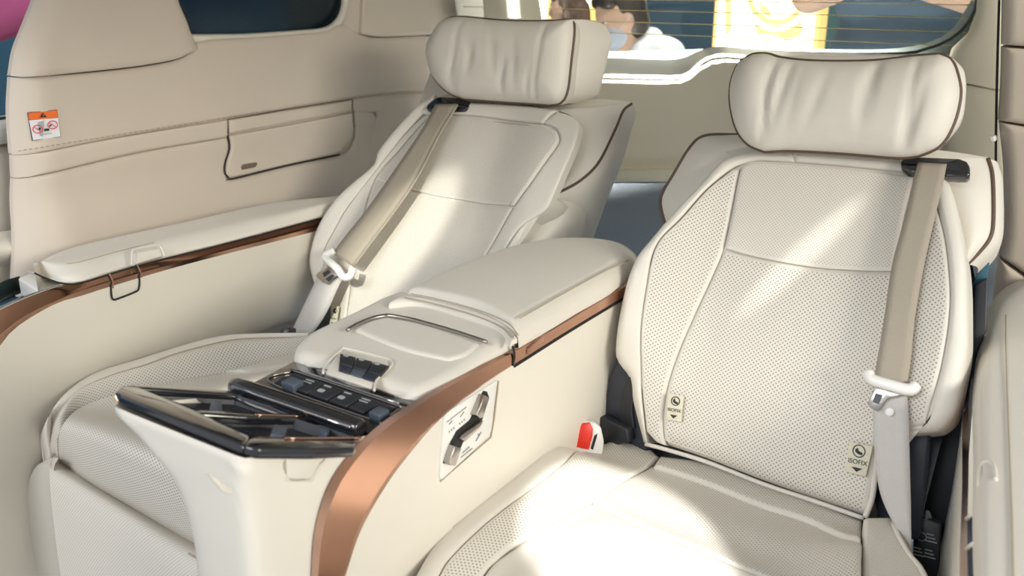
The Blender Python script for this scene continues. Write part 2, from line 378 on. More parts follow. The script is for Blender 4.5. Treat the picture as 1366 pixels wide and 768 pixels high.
# storage flap with its pull
fl = puff('storage_flap', WL, [(306, 234), (301, 228), (302, 216), (307.5, 198), (306, 181)], [(452, 204), (464, 192), (471, 176), (470, 160), (469, 151)], 'trim', wl,
     Bp=[(311, 236), (380, 220)], Tp=[(390, 166)], edge=(.006, .0035), base=wbase, w=.005, skirt=.03)
puff('flap_top', WL, [(306, 178), (305, 160)], [(469, 148), (469, 134)], 'trim', fl, edge=(.006, .0035), base=wbase, w=.005, skirt=.03, mm=12)
prism('flap_pull', WL, [(322, 224), (324, 219.5), (342, 216.5), (344, 218), (341, 223), (324, 226.5)], .0, .0075, mat('brown pull', (.17, .125, .085), .5, noise=.05), fl, .001, pix=True, base=wbase)
tube('flap_gap', [WL.P(x, y, .0035, wbase) for x, y in [(304, 181), (306, 198), (300.5, 217), (299.5, 229), (304, 236), (312, 238), (380, 221.5), (453, 206)]], .0022, 'rubber', fl)
tube('flap_gap', [WL.P(x, y, .0035, wbase) for x, y in [(304.5, 181), (304, 159.5), (380, 146), (470, 132), (471, 148), (473, 170)]], .001, 'rubber', fl, crv=False)
# stitching along the trim line: short dashes
for i in range(46):
    a = i / 46; x0 = 24 + a * 340; y0 = 201.5 - a * 55
    tube('stitch', [WL.P(x0, y0, .0008, wbase), WL.P(x0 + 4.2, y0 - .68, .0008, wbase)], .0009, 'stitch', wl, 5, n=2)
# warning sticker
def wb2(u, v): return wbase(u, v)
wlab = prism('warning_label', WL, [(37.3, 150), (76.3, 146.3), (81.5, 182.5), (43.6, 187.7)], -.001, .0022, 'ink', wl, .0004, pix=True, base=wb2, label='orange and white warning sticker')
prism('label_film', WL, [(39.2, 160.5), (77.6, 157.2), (80.8, 182.0), (44.3, 187.0)], .0018, .0028, 'paper', wlab, 0, pix=True, base=wb2)
prism('orange_band', WL, [(37.9, 150.6), (76.0, 147.0), (77.3, 156.9), (39.1, 160.0)], .0018, .0030, 'orange', wlab, 0, pix=True, base=wb2)
prism('warning_triangle', WL, [(53.4, 156.8), (57, 150.2), (62.6, 156.0)], .0026, .0034, 'ink', wlab, 0, pix=True, base=wb2)
prism('exclamation_mark', WL, [(57.3, 152.4), (58, 152.4), (58.4, 155), (57.8, 155)], .0032, .0038, 'orange', wlab, 0, pix=True, base=wb2)
prism('seat_drawing', WL, [(50.5, 163), (58, 161), (58.5, 168.6), (57.5, 182), (53, 181), (52.5, 172)], .0026, .0031, 'icon', wlab, 0, pix=True, base=wb2)
prism('seat_drawing', WL, [(59, 171.8), (65.5, 171.2), (65.8, 174.4), (59.6, 174.8)], .0026, .0034, 'ink', wlab, 0, pix=True, base=wb2)
prism('seat_drawing', WL, [(59.2, 178.5), (69, 177.2), (69.2, 178), (59.4, 179.3)], .0026, .0034, 'inkgrey', wlab, 0, pix=True, base=wb2)
for cx, cyy, kx in ((50.1, 172.2, 1), (70.3, 166.4, -1)):
    pts = [WL.P(cx + 6.3 * math.cos(a), cyy + 5.2 * math.sin(a), .0032, wb2) for a in np.linspace(0, 2 * math.pi, 17)[:-1]]
    tube('prohibition_ring', pts, .0009, 'pink', wlab, 5, closed=True, n=24)
    tube('prohibition_bar', [WL.P(cx - 5.2, cyy - 3.2, .0032, wb2), WL.P(cx + 5.2, cyy + 3.2, .0032, wb2)], .0007, 'pink', wlab, 5, n=2)
    prism('hand_symbol', WL, [(cx + kx * 1, cyy - 1.2 + (kx < 0) * 1), (cx + kx * 4, cyy - 2.4 + (kx < 0) * 2.5), (cx + kx * 4.4, cyy + .6 + (kx < 0) * 2), (cx + kx * 2.2, cyy + .9 + (kx < 0) * 1)], .0026, .0034, 'ink', wlab, 0, pix=True, base=wb2)

# ---- left side window
w1 = thing('window_1', 'dark tinted side window above the storage flap', 'window', (-1.8, 1.6, 1.0), kind='structure')
WG = Fr((-1.80, 0, 0), (0, 1, 0), (0, 0, 1))
prism('pane', WG, [(175, -210), (235, 62), (470, 62), (480, -230)], -.004, 0, 'darkglass', w1, 0, pix=True)
tube('window_seal', [WL.P(x, y, -.022, wbase) for x, y in [(222, -40), (236, 0), (247, 26), (255, 45), (270, 49.5), (330, 48.5), (403, 43.5), (432, 39.5), (447, 30), (455, 15), (457, 0), (457, -40)]], .006, 'rubber', w1)
tube('window_frame', [WL.P(x, y, -.016, wbase) for x, y in [(256, 52), (290, 51.5), (330, 50.5), (403, 45.5), (434, 41.5), (450, 31), (458, 15), (460, 0), (460, -40)]], .011, 'hard', w1)
puff('frame_return', WL, [(436, 43), (450, 31), (457, 15), (460, -40), (462, -220)], [(490, 50), (488, 30), (486, 15), (486, -40), (486, -220)], 'trim', w1, base=wbase, w=-.004, edge=(.01, .006), el=(.03, .02), skirt=.04)

# ---- left front door seen past the pillar
d1 = thing('door_1', 'cream front door trim with window sill at the far left', 'door', (-1.95, .6, 0), kind='structure')
DL = Fr((-1.88, 0, 0), (0, 1, 0), (0, 0, 1))
puff('door_panel', DL, [(-160, 420), (-160, 300), (-160, 215)], [(60, 400), (60, 280), (60, 186)], 'hard', d1, edge=(.03, .02), skirt=.05)
puff('door_sill', DL, [(-160, 214), (-160, 184)], [(60, 185), (60, 152)], 'whitep', d1, edge=(.02, .018), w=.02, skirt=.06, mm=14)
loft('door_armrest', [[PX(-140, 330, -1.86), PX(60, 300, -1.86)], [PX(-140, 345, -1.80), PX(60, 318, -1.80)], [PX(-140, 365, -1.80), PX(60, 335, -1.80)], [PX(-140, 378, -1.86), PX(60, 345, -1.86)]], 'hard', d1, n=8)
tube('window_seal', [DL.P(-160, 184, -.01), DL.P(60, 152, -.01)], .007, 'tealc', d1, n=4)
prism('pane', DL, [(-160, 190), (60, 170), (60, -80), (-160, -60)], -.034, -.03, 'glass', d1, 0, pix=True)

# ---- tailgate
TY = 2.2
TB = Fr((0, TY, 0), (1, 0, 0), (0, 0, 1))
wb = thing('wall_back', 'pale tailgate trim behind the seats', 'tailgate', (-.9, TY, 0), kind='structure')
top = [(625, 104), (700, 103.5), (800, 103), (900, 105), (918, 102), (930, 90), (942, 80), (962, 75), (1000, 77), (1100, 79), (1250, 84), (1350, 90)]
gl = [(625, 80), (700, 79), (808, 77), (888, 80), (912, 77), (928, 70), (945, 64), (965, 62.5), (993, 65), (1090, 70), (1220, 72), (1350, 74)]
puff('tailgate_panel', TB, [(630, 240), top[0]], [(1350, 240), top[-1]], 'tail', wb, Tp=top[1:-1], edge=(.015, .008), el=(.01, 0), er=(.01, 0), eb=(.01, 0), skirt=.03, n=60, mm=16)
loft('window_ledge', [[TB.P(x, y, -.004) for x, y in top], [PY(x, y, TY + .13) for x, y in gl]], 'whitep', wb, n=70, k=4)  # whiter than the panel: light falling on the ledge put into its colour
prism('highlight_strip', TB, [(600, 226), (1350, 226), (1350, 243), (600, 243)], -.01, .012, 'tail', wb, .004, pix=True)  # raised strip added in place of a pale highlight across the tailgate
prism('lower_tailgate', TB, [(600, 243), (1350, 243), (1350, 560), (600, 560)], -.03, .004, 'tailreflect', wb, .003, pix=True)  # blue grey colour carries the bluish reflection on the lower tailgate
RB = Fr((0, TY - .02, 0), (1, 0, 0), (0, 0, 1))
puff('tailgate_pillar', RB, [(1258, 330), (1258, 200), (1262, 90), (1268, 66), (1288, 48), (1301, 22), (1305, -45), (1306, -260)], [(1350, 330), (1340, 200), (1338, 90), (1337, 60), (1337, 40), (1336, 20), (1336, -45), (1336, -260)], 'tail', wb,
     edge=(.012, .006), el=(.03, .02), skirt=.15)
tube('pillar_seam', [RB.P(1290, 112, .003), RB.P(1335, 120, .003)], .0015, 'stitch', wb, n=3)
puff('tailgate_pillar', RB, [(638, 120), (644, 60), (646, 24), (641, -45), (632, -260)], [(700, 115), (694, 70), (686, 30), (677, -45), (666, -260)], 'tail', wb, edge=(.012, .006), er=(.03, .02), skirt=.15)
w2 = thing('window_2', 'rear tailgate window with thin heating lines', 'window', (-.9, TY + .14, .95), kind='structure')
GB = Fr((0, TY + .14, 0), (1, 0, 0), (0, 0, 1))
prism('pane', GB, [(600, 130), (1400, 130), (1400, -330), (600, -330)], -.006, 0, 'glass', w2, 0, pix=True)
for yy in (-14, 1, 16, 32, 47.5):
    z = PY(900, yy, TY + .138)[2]; tube('heating_line', [(-1.72, TY + .137, z), (-.15, TY + .137, z + .003)], .0011, 'wire', w2, 5, n=3)
seal = [(666, -260), (677, -45), (681, 5), (690, 40), (712, 70), (760, 77), (808, 78.5), (888, 81.5), (912, 78.5), (928, 71.5), (945, 65.5), (965, 64), (993, 66.5), (1090, 71), (1200, 71.5), (1240, 64), (1270, 51), (1292, 30), (1302, 5), (1304, -45), (1305, -260)]
tube('window_seal', [PY(x, y, TY + .132) for x, y in seal], .0035, 'tealc', w2, n=90)
loft('lower_garnish', [[PY(x, y, TY + .145) for x, y in [(640, 90), (800, 84), (890, 84), (1000, 76), (1100, 78), (1210, 80), (1290, 66), (1320, 5)]], [PY(x, y, TY + .15) for x, y in [(690, 60), (800, 68), (890, 67), (1000, 64), (1100, 66), (1200, 64), (1262, 46), (1296, 0)]]], mat('grey glass border', (.42, .45, .43), .5, noise=.05), w2, n=40, k=2)

# ---- right side trim
wr = thing('wall_right', 'beige padded quarter trim at the right edge behind the seat', 'side panel', (-.15, 1.8, 0), kind='structure')
RW = Fr((0, 1.86, 0), (1, 0, 0), (0, 0, 1))
puff('quarter_trim', RW, [(1331, 158), (1334, 110), (1335, 62)], [(1400, 172), (1400, 110), (1400, 68)], 'trim', wr, edge=(.012, .008), el=(.03, .03), er=(.01, 0), skirt=.2)
puff('quarter_trim', RW, [(1335, 58), (1336, 0), (1336, -50), (1336, -260)], [(1400, 64), (1400, 0), (1400, -50), (1400, -260)], 'trim', wr, edge=(.012, .008), el=(.03, .03), er=(.01, 0), et=(.01, 0), skirt=.2)
puff('quarter_trim', RW, [(1333, 335), (1338, 300), (1338, 225), (1332, 161)], [(1400, 390), (1400, 320), (1400, 250), (1400, 176)], 'trim', wr, edge=(.012, .008), el=(.03, .03), er=(.01, 0), skirt=.2)
puff('quarter_trim', RW, [(1322, 420), (1326, 380), (1332, 340)], [(1400, 450), (1400, 420), (1400, 396)], 'trim', wr, edge=(.012, .008), el=(.03, .03), er=(.01, 0), skirt=.2)
tube('trim_gap', [RW.P(1328, 330, -.02), RW.P(1329, 150, -.02), RW.P(1334, -40, -.02)], .0022, 'rubber', wr, n=8)
prism('trim_clip', RW, [(1319, 182), (1327, 182), (1328, 189), (1320, 189)], -.01, .012, 'whitep', wr, .002, pix=True)

# ================================================================== LEFT SIDE ARMREST
AX = -1.5
al = thing('side_armrest', 'long cream side armrest with copper trim along the beige left wall', 'armrest', (AX - .1, 1.2, .3))
AZ = Fr((0, 0, .632), (1, 0, 0), (0, 1, 0))
# pad: section curves from the front tip to the seat
def apad():
    rows = []
    low = [(46, 362.5), (60, 369), (84, 376.5), (110, 375), (183, 353), (293, 325.5), (380, 302.5), (440, 286)]
    hi = [(46, 361), (55, 349), (88, 333), (146, 318.5), (256, 294.5), (366, 270.5), (450, 262), (520, 250)]
    return low, hi
low, hi = apad()
Lo = cr([PZ(x, y, .632) for x, y in low], 40); Hi = cr([PZ(x, y, .655) for x, y in hi], 40)
Hi2 = [p + np.array([0, 0, -.04]) for p in Hi]
Lo0 = [p + np.array([-.03, 0, -.002]) for p in Lo]
mid1 = [a * .93 + b * .07 + np.array([0, 0, .012]) for a, b in zip(Lo, Hi)]
mid2 = [a * .75 + b * .25 + np.array([0, 0, .019]) for a, b in zip(Lo, Hi)]
mid3 = [a * .4 + b * .6 + np.array([0, 0, .012]) for a, b in zip(Lo, Hi)]
loft('armrest_pad', [Lo0, Lo, mid1, mid2, mid3, list(Hi), Hi2], 'leather', al, n=44, k=5)
tube('pad_seam', [m_ + np.array([0, 0, .0005]) for m_ in mid2[6:16]], .0009, 'stitch', al, 5)
tube('pad_gap', [PX(x, y, AX - .002) for x, y in [(46, 364), (60, 370.5), (84, 378), (110, 377), (183, 355), (293, 327.5), (380, 304.5), (440, 288)]], .0016, 'rubber', al)
# release tab moulded in the pad
tabf = Fr(PX(198, 345, AX), (0, 1, 0), (-.55, 0, .8))
tb = tube('release_tab', [tabf.P(x, y, .004) for x, y in [(176, 354), (176.5, 338), (180, 332.5), (205, 327.5), (214, 328.5), (220, 342)]], .0022, 'leather', al)
puff('release_tab_face', tabf, [(181, 352), (181, 336)], [(217, 341.5), (213, 331)], 'leather', al, edge=(.004, .003), w=.002, skirt=.01, n=14, mm=12)
# copper band: two facets following the arch of the armrest
top_c = [(-170, 545), (-60, 452), (0, 413), (40, 392), (84, 380), (110, 378), (183, 356), (293, 328.5), (440, 289)]
mid_c = [(-170, 630), (-60, 505), (0, 446), (37, 419), (73, 402), (110, 387), (183, 365), (293, 336), (440, 298)]
low_c = [(-170, 660), (-60, 530), (0, 461), (22, 436), (73, 405.5), (110, 394), (146, 382.5), (256, 350.5), (440, 303.5)]
T3 = [PX(x, y, AX - .012) for x, y in top_c]; M3 = [PX(x, y, AX + .005) for x, y in mid_c]; L3 = [PX(x, y, AX + .002) for x, y in low_c]
loft('copper_band', [T3, M3], 'copper', al, n=50, k=3); loft('copper_edge', [M3, L3], 'copper_edge', al, n=50, k=3)
# side panel under the band
loft('side_panel', [L3, [PX(x, y, AX - .02) for x, y in [(-170, 760), (-60, 620), (0, 600), (80, 560), (180, 500), (280, 466), (360, 430), (400, 415), (450, 380)]],
                    [PX(x, y, AX - .05) for x, y in [(-170, 860), (-60, 700), (0, 700), (80, 660), (180, 560), (280, 500), (360, 450), (400, 440), (450, 420)]], [PX(x, y, AX - .05) for x, y in [(-170, 1060), (-60, 900), (0, 900), (80, 850), (180, 760), (280, 680), (360, 600), (400, 560), (450, 540)]]], 'hard', al, n=50, k=8)
tube('latch_outline', [PX(x, y, AX + .003) for x, y in [(143, 366), (147, 374), (149, 395), (152, 399.5), (157, 398.5), (181, 389), (185.5, 384), (186, 372), (183, 362), (180, 354)]], .0019, 'rubber', al, n=60)
tube('latch_edge', [PX(x, y, AX + .006) for x, y in [(146, 365), (150, 374), (151, 384)]], .0014, 'copper_edge', al)
tube('latch_edge', [PX(x, y, AX + .006) for x, y in [(183, 353.5), (187, 362), (188.5, 370)]], .0014, 'copper_edge', al)
puff('panel_foot', Fr((AX - .02, 0, 0), (0, 1, 0), (-.25, 0, 1)), [(270, 520), (275, 462)], [(440, 480), (430, 428)], 'hard', al, edge=(.02, .012), skirt=.02, n=20, mm=12)
# open bin ahead of the pad
bz = .60
cup = loft('open_bin', [[PZ(x, y, .612) for x, y in [(-40, 402), (0, 377), (26, 368)]], [PZ(x, y, .57) for x, y in [(-40, 425), (0, 402), (30, 385)]], [PZ(x, y, .57) for x, y in [(-40, 445), (0, 420), (46, 396)]], [PX(x, y, AX - .014) for x, y in [(-40, 436), (0, 412), (62, 385)]]], 'tealc', al, n=14, k=4, across=False)
tube('bin_rim', [PX(x, y, AX - .012) for x, y in [(-50, 446), (0, 412), (62, 386), (84, 380)]], .0022, 'chrome', al)
HB = Fr(PZ(45, 375, .612), (1, 0, 0), (0, 1, 0))
prism('hinge_cover', HB, [(24, 371), (40, 364), (86, 380), (70, 389), (55, 391)], -.03, .004, 'whitep', al, .003, pix=True)
prism('hinge_clip', Fr(PZ(45, 385, .60), (1, 0, 0), (0, 0, 1)), [(43, 379), (48, 380), (49, 389), (44, 388)], -.004, .0, 'ink', al, 0, pix=True)
prism('hinge_arm', Fr(PZ(30, 392, .585), (1, 0, 0), (0, 1, 0)), [(16, 387), (30, 383), (36, 389), (20, 395)], -.012, .004, 'chrome', al, .002, pix=True)
prism('lid_glass', Fr(PZ(8, 400, .588), (1, 0, 0), (0, 1, 0)), [(-30, 415), (20, 395), (28, 396), (4, 409), (-30, 424)], -.004, .002, mat('blue glossy lid', (.06, .14, .22), .1, coat=1, noise=.05), al, .001, pix=True)

# ================================================================== RIGHT SIDE ARMREST (near edge of the frame)
ar = thing('side_armrest', 'cream side armrest with release tab at the right edge of the photo', 'armrest', (-.05, 1.1, .3))
pl = [(1300, 830), (1300, 768), (1298, 690), (1299, 600), (1298, 520), (1305, 460), (1314, 423), (1322, 404), (1338, 386), (1366, 370), (1420, 355)]
A0 = [PZ(x, y, .60) for x, y in pl]; A1 = [PZ(x + 10, y + 1, .632) for x, y in pl]; A2 = [PZ(x + 40, y + 4, .645) for x, y in pl]
A3 = [p + np.array([.16, 0, .005]) for p in A2]; A00 = [p + np.array([.004, 0, -.03]) for p in A0]
loft('armrest_pad', [A00, A0, A1, A2, A3], 'leather', ar, n=50, k=6)
tube('pad_seam', [PZ(x, y, .647) for x, y in [(1352, 800), (1350, 700), (1345, 560), (1342, 470), (1342, 420)]], .001, 'stitch', ar, 5)
B0 = [p + np.array([-.002, 0, -.026]) for p in A0]; B1 = [p + np.array([-.006, 0, -.05]) for p in A0]
loft('copper_band', [B0, B1], 'copper_edge', ar, n=50, k=3)
loft('side_panel', [B1, [p + np.array([.002, 0, -.2]) for p in B1], [p + np.array([-.02, 0, -.5]) for p in B1]], 'hard', ar, n=50, k=5)
RF = Fr(PZ(1318, 635, .63), (0, 1, 0), (.4, 0, .9))
tube('release_tab', [PZ(1308, 655, .622), PZ(1306, 640, .63), PZ(1308, 622, .636), PZ(1318, 615, .643), PZ(1326, 622, .645), PZ(1328, 640, .645)], .003, 'leather', ar)
tube('release_tab_slot', [PZ(1316, 646, .638), PZ(1314, 634, .638), PZ(1315, 624, .638)], .0025, 'hard', ar)
for yy in (700, 740): tube('band_joint', [PZ(1289, yy - 8, .575), PZ(1299, yy - 16, .597)], .0022, 'leather', ar, n=3)

# ================================================================== RIGHT SEAT
def fold(a, c, wd): return lambda s, t: a * math.exp(-((s - c) / wd) ** 2)
rs = thing('captain_seat', 'cream leather captain seat on the right, nearest the camera, perforated with two tags', 'seat', (-.40, 1.15, 0), 'pair of cream captain seats')
RS = tilt((-.40, 1.255, .42), 27)
def rb(u, v):
    b = .050 * sm(abs(u), .10, .27) * (1 - sm(v, .38, .66)) * sm(v, -.02, .2)
    return b + .012 * math.sin(min(max(v / .65, 0), 1) * math.pi)
SE = (.009, .0038)
def lowsag(u, v, s, t): return .004 * math.sin(math.pi * s) * math.sin(math.pi * t)
insL_low = [(890, 594), (886, 568), (889, 531), (897, 498), (910, 462), (932, 412), (955, 362), (967, 334)]
insR_low = [(1153, 688), (1163, 640), (1168, 590), (1172, 540), (1178, 480), (1186, 420), (1192, 364)]
puff('seam_backing', RS, [(880, 585), (845, 470), (870, 350), (960, 240), (1010, 212)], [(1160, 650), (1250, 540), (1280, 440), (1275, 330), (1235, 225)], 'leather', rs, Bp=[(1020, 630)], edge=(.01, 0), base=rb, w=-.007, skirt=.002)
puff('lower_insert', RS, insL_low, insR_low, 'perf', rs, Bp=[(943, 611), (1020, 641), (1086, 664)], Tp=[(1012, 346), (1086, 359), (1140, 363)], edge=SE, eb=(.03, .02), base=rb, extra=lowsag, n=40, mm=44)
puff('upper_insert', RS, [(967, 331), (976, 290), (985, 240), (990, 222)], [(1192, 361), (1203, 300), (1212, 260), (1218, 236)], 'perf_fine', rs, Bp=[(1012, 343), (1086, 356), (1140, 360)], Tp=[(1010, 217), (1060, 219), (1140, 226)],
     edge=SE, eb=(.025, .003), base=rb, w=.004, extra=lowsag, n=36, mm=36)
# left bolster, its smooth border, right bolster and border
puff('bolster', RS, [(863, 575), (858, 530), (856.5, 490), (856, 441), (863, 386), (876, 328), (911, 290), (945, 252), (978, 226)], [(888, 594), (884, 568), (887, 531), (895, 498), (908, 462), (930, 412), (953, 362), (965, 332), (974, 290), (984, 240), (987, 226)], 'perf', rs,
     Bp=[(876, 589)], edge=SE, base=rb, n=24, mm=50)
puff('back_border', RS, [(860, 590), (852, 560), (845, 530), (842, 505), (834, 494), (824, 480), (823, 462), (835.6, 386), (850, 346), (870, 320), (905, 279), (940, 242), (958, 221), (976, 209.5), (1012, 201), (1060, 200)],
     [(863, 589), (861, 575), (856, 530), (854.5, 490), (854, 441), (861, 386), (874, 328), (909, 289), (943, 251), (976, 224), (990, 219), (1010, 214.5), (1060, 216.5)], 'leather', rs,
     edge=SE, el=(.02, .02), base=rb, skirt=.09, n=14, mm=70)
puff('bolster', RS, [(1196, 572), (1190, 520), (1188, 480), (1193, 420), (1202, 364), (1218, 300), (1230, 262)], [(1234, 565), (1250, 509), (1258, 475), (1265, 430), (1267, 386), (1261, 324), (1250, 280), (1240, 252)], 'perf', rs, edge=SE, base=rb, n=24, mm=44)
puff('back_border', RS, [(1196, 574), (1236, 566), (1252, 509), (1260, 475), (1267, 430), (1269, 386), (1263, 324), (1252, 280), (1240, 246), (1222, 232), (1140, 223), (1060, 216.5)],
     [(1196, 582), (1246, 577), (1261, 571), (1274, 553), (1284, 509), (1291, 470), (1292, 430), (1290.6, 364), (1283, 310), (1268.6, 251), (1252, 228), (1225, 214), (1140, 204), (1060, 200)], 'leather', rs,
     edge=SE, er=(.02, .02), base=rb, skirt=.09, n=14, mm=70)
# shoulder wings with brown piping, swept back
def wing(fr, inner, outer, dw, name, par, mt='leather', iw=0):
    I = cr([fr.P(x, y, iw) for x, y in inner], 30); O = cr([fr.P(x, y, dw) for x, y in outer], 30)
    mids = (I + O) / 2 + fr.n * .012
    return loft(name, [list(I), list(mids), list(O)], mt, par, n=30, k=8), O
o, PO = wing(RS, [(925, 300), (930, 285), (955, 250), (970, 232), (990, 218), (1020, 208), (1050, 206)], [(888, 298), (882, 275), (884, 258), (899, 232), (921, 196), (941, 181), (985, 180)], -.05, 'shoulder_wing', rs, 'leather', -.03)
tube('piping', PO, .0032, 'piping', rs, n=50)
loft('wing_side', [list(PO), [p + np.array([-.012, .05, -.01]) for p in PO], [p + np.array([.02, .13, -.04]) for p in PO]], 'leather', rs, n=30, k=5)
o, PO = wing(RS, [(1280, 375), (1278, 350), (1270, 310), (1256, 258), (1240, 236), (1212, 218)], [(1290, 352), (1306, 336), (1321, 316), (1325, 290), (1324, 235), (1318, 211)], -.04, 'shoulder_wing', rs, 'leather', -.03)
tube('piping', PO, .0032, 'piping', rs, n=50)
loft('wing_side', [list(PO), [p + np.array([.012, .03, -.012]) for p in PO], [p + np.array([.005, .1, -.05]) for p in PO]], 'leather', rs, n=30, k=5)
loft('shoulder_top', [[RS.P(x, y, -.05) for x, y in [(941, 181), (985, 178), (1100, 186), (1250, 200), (1320, 210)]], [RS.P(x, y, -.02) for x, y in [(976, 209), (1012, 201), (1100, 202), (1225, 212), (1268, 245)]]], 'leather', rs, n=30, k=4)
loft('back_shell', [[RS.p(-.25, .02, -.06), RS.p(.25, .02, -.06)], [RS.p(-.25, .35, -.12), RS.p(.25, .35, -.12)], [RS.p(-.2, .46, -.12), RS.p(.2, .46, -.12)]], 'black', rs, n=8, k=5)  # black so that the gap at the crease reads as shade
# bottom tail of the insert cover
tube('tail_seam', [RS.P(x, y, .0, rb) for x, y in [(861, 592), (891, 600), (943, 616), (1020, 646), (1086, 668), (1152, 691)]], .0035, 'leather', rs)
tube('tail_seam', [RS.P(x, y, -.004, rb) for x, y in [(1154, 690), (1163, 664), (1167, 633), (1170, 605)]], .0045, 'leather', rs)

# headrest and its pillow
def pillow(name, fr, L_, R_, B_, T_, thickf, thickb, parent, mt, wr=None, w=0, label=None, rr=.055):
    """closed cushion from four border curves (pixels); front and back domes meet along the piping"""
    cv = lambda P_: [fr.uv(x, y, None, w) for x, y in P_]
    Lc = cr(cv(L_), 60); Rc = cr(cv(R_), 60); Bc = cr(cv([L_[0]] + B_ + [R_[0]]), 60); Tc = cr(cv([L_[-1]] + T_ + [R_[-1]]), 60)
    n, mm = 64, 34; q = np.linspace(0, 1, 60)
    spc = lambda k: .3 * np.linspace(0, 1, k) + .7 * (.5 - .5 * np.cos(math.pi * np.linspace(0, 1, k)))
    s, t = spc(n), spc(mm); ev = lambda c, k: np.stack([np.interp(k, q, c[:, 0]), np.interp(k, q, c[:, 1])], -1)
    S = s[None, :, None]; T = t[:, None, None]
    G = (1 - S) * ev(Lc, t)[:, None] + S * ev(Rc, t)[:, None] + (1 - T) * ev(Bc, s)[None] + T * ev(Tc, s)[None] - (
        (1 - S) * (1 - T) * Lc[0] + S * (1 - T) * Rc[0] + (1 - S) * T * Lc[-1] + S * T * Rc[-1])
    P = G.reshape(-1, 2); ring = np.vstack([Bc, Rc[1:], Tc[::-1][1:], Lc[::-1][1:]]); d = segdist(P, ring)
    k = np.clip(d / rr, 0, 1); g = np.sqrt(np.clip(1 - (1 - k) ** 2, 0, 1)); c = P.mean(0); V = []
    for (u, v), gg in zip(P, g): V.append(fr.p(u, v, w + thickf * gg + (wr(u - c[0], v - c[1]) * min(1, gg * 1.3) if wr else 0)))
    for (u, v), gg in zip(P, g): V.append(fr.p(u, v, w - thickb * gg - .0005))
    nn = n * mm; Fc = gridfaces(mm, n); Fc += [tuple(i + nn for i in f[::-1]) for f in Fc]
    o = pydata(name, V, Fc, mt, parent, True, [tuple(x) for x in P] * 2, label)
    return o, np.array([fr.p(u, v, w) for u, v in cr(ring[:-1:3], 90, True)])
def wrinkle(seedv, n):
    rnd = random.Random(seedv); ws = [(rnd.uniform(-.12, .12), rnd.uniform(.004, .009), rnd.uniform(.002, .0045), rnd.uniform(-.05, .05), rnd.uniform(-.25, .25)) for _ in range(n)]
    seams = (-.105, .105)
    def f(u, v):
        z = 0
        for c, wd, a, vc, sl in ws: z -= a * math.exp(-((u - c - sl * v) / wd) ** 2) * math.exp(-((v - vc) / .04) ** 2)
        for c in seams: z -= .0035 * math.exp(-((u - c) / .005) ** 2)
        return z
    return f
pf = tilt(RS.p(0, .76, .0), 16)
PW = .05
hr = pillow('headrest', pf, [(1010, 190), (990, 160), (985, 130), (990, 95), (1010, 78)], [(1250, 200), (1280, 165), (1288, 125), (1286, 95), (1272, 78)], [(1122, 200)], [(1064, 74), (1225, 75)], .03, .085, rs, 'leather', w=-.01)[0]
pil, O3 = pillow('head_pillow', pf, [(1020, 202), (998, 192), (983, 172), (975, 139), (976, 110), (987, 84), (1005, 73)], [(1225, 208), (1254, 194), (1272, 165), (1281, 128), (1278, 102), (1269, 80.5), (1254, 73)],
                 [(1056, 200.6), (1122, 204), (1195, 210)], [(1023, 72), (1042, 77.5), (1086, 82), (1159, 82), (1217, 76)], .036, .075, rs, 'leather', wrinkle(3, 12), w=PW + .028)
tube('piping', O3, .0035, 'piping', pil, closed=True, n=90)
def seamline(fr, pts, w, par, base=None, r=.001, m='stitch'): return tube('seam', [fr.P(x, y, w, base) for x, y in pts], r, m, par, 5)

# cushion
CZ = .42
RC = Fr((-.40, 1.25, CZ), (1, 0, 0), (0, 1, 0))
def cb(u, v): return .028 * sm(abs(u + .01), .13, .24) * sm(v, -.02, -.12) - .022 * sm(v, -.16, .0)
def cfront(u, v): return cb(u, v) + .030 * sm(v, -.16, -.30) * (1 - sm(abs(u), .10, .2))
puff('cushion_border', RC, [(520, 850), (559, 768), (583, 728.6), (619.6, 695.6), (674.5, 652), (722, 611), (731, 595), (744, 591), (777, 596)], [(548, 850), (585, 768), (605, 739.6), (656, 692), (729.4, 637), (760, 610), (779, 598)], 'leather', rs,
     edge=(.009, .005), el=(.028, .03), eb=(.01, 0), base=cb, skirt=.12, n=20, mm=50)
puff('cushion_bolster', RC, [(550, 850), (587, 768), (607, 739.6), (658, 692), (731, 637), (762, 610), (781, 598)], [(610, 850), (645, 768), (660, 752), (693, 725), (766, 681), (802, 662.7), (839, 637), (867, 622), (881, 608)], 'perf', rs,
     Tp=[(794, 598), (806, 597), (821, 589), (833, 588), (860, 597)], edge=(.009, .005), et=(.02, .015), eb=(.01, 0), base=cb, skirt=.1, n=34, mm=44)
puff('cushion_rear_strip', RC, [(872, 623), (878, 614), (883, 607)], [(1148, 721), (1149, 705), (1149, 692)], 'perf', rs, Bp=[(939, 645), (1012, 674), (1086, 699)], Tp=[(943, 624), (1020, 652), (1086, 676)],
     edge=(.009, .005), et=(.02, .015), base=cb, w=.008, n=44, mm=12)
puff('cushion_insert', RC, [(790, 671), (803, 664), (840, 639), (869, 624)], [(1148, 790), (1149, 760), (1149, 745), (1149, 723)], 'perf', rs, Bp=[(860, 706), (940, 738), (1005, 766), (1070, 784)], Tp=[(939, 647), (1012, 676), (1086, 701)],
     edge=(.009, .005), base=cfront, n=44, mm=28)
puff('cushion_front', RC, [(560, 900), (612, 850), (647, 768), (695, 727), (768, 683), (788, 672)], [(1060, 1050), (1080, 960), (1110, 880), (1147, 793)], 'leather', rs, Bp=[(800, 960)], Tp=[(860, 708), (940, 740), (1005, 768), (1070, 786)],
     edge=(.012, .006), eb=(.01, 0), base=cfront, n=44, mm=40)
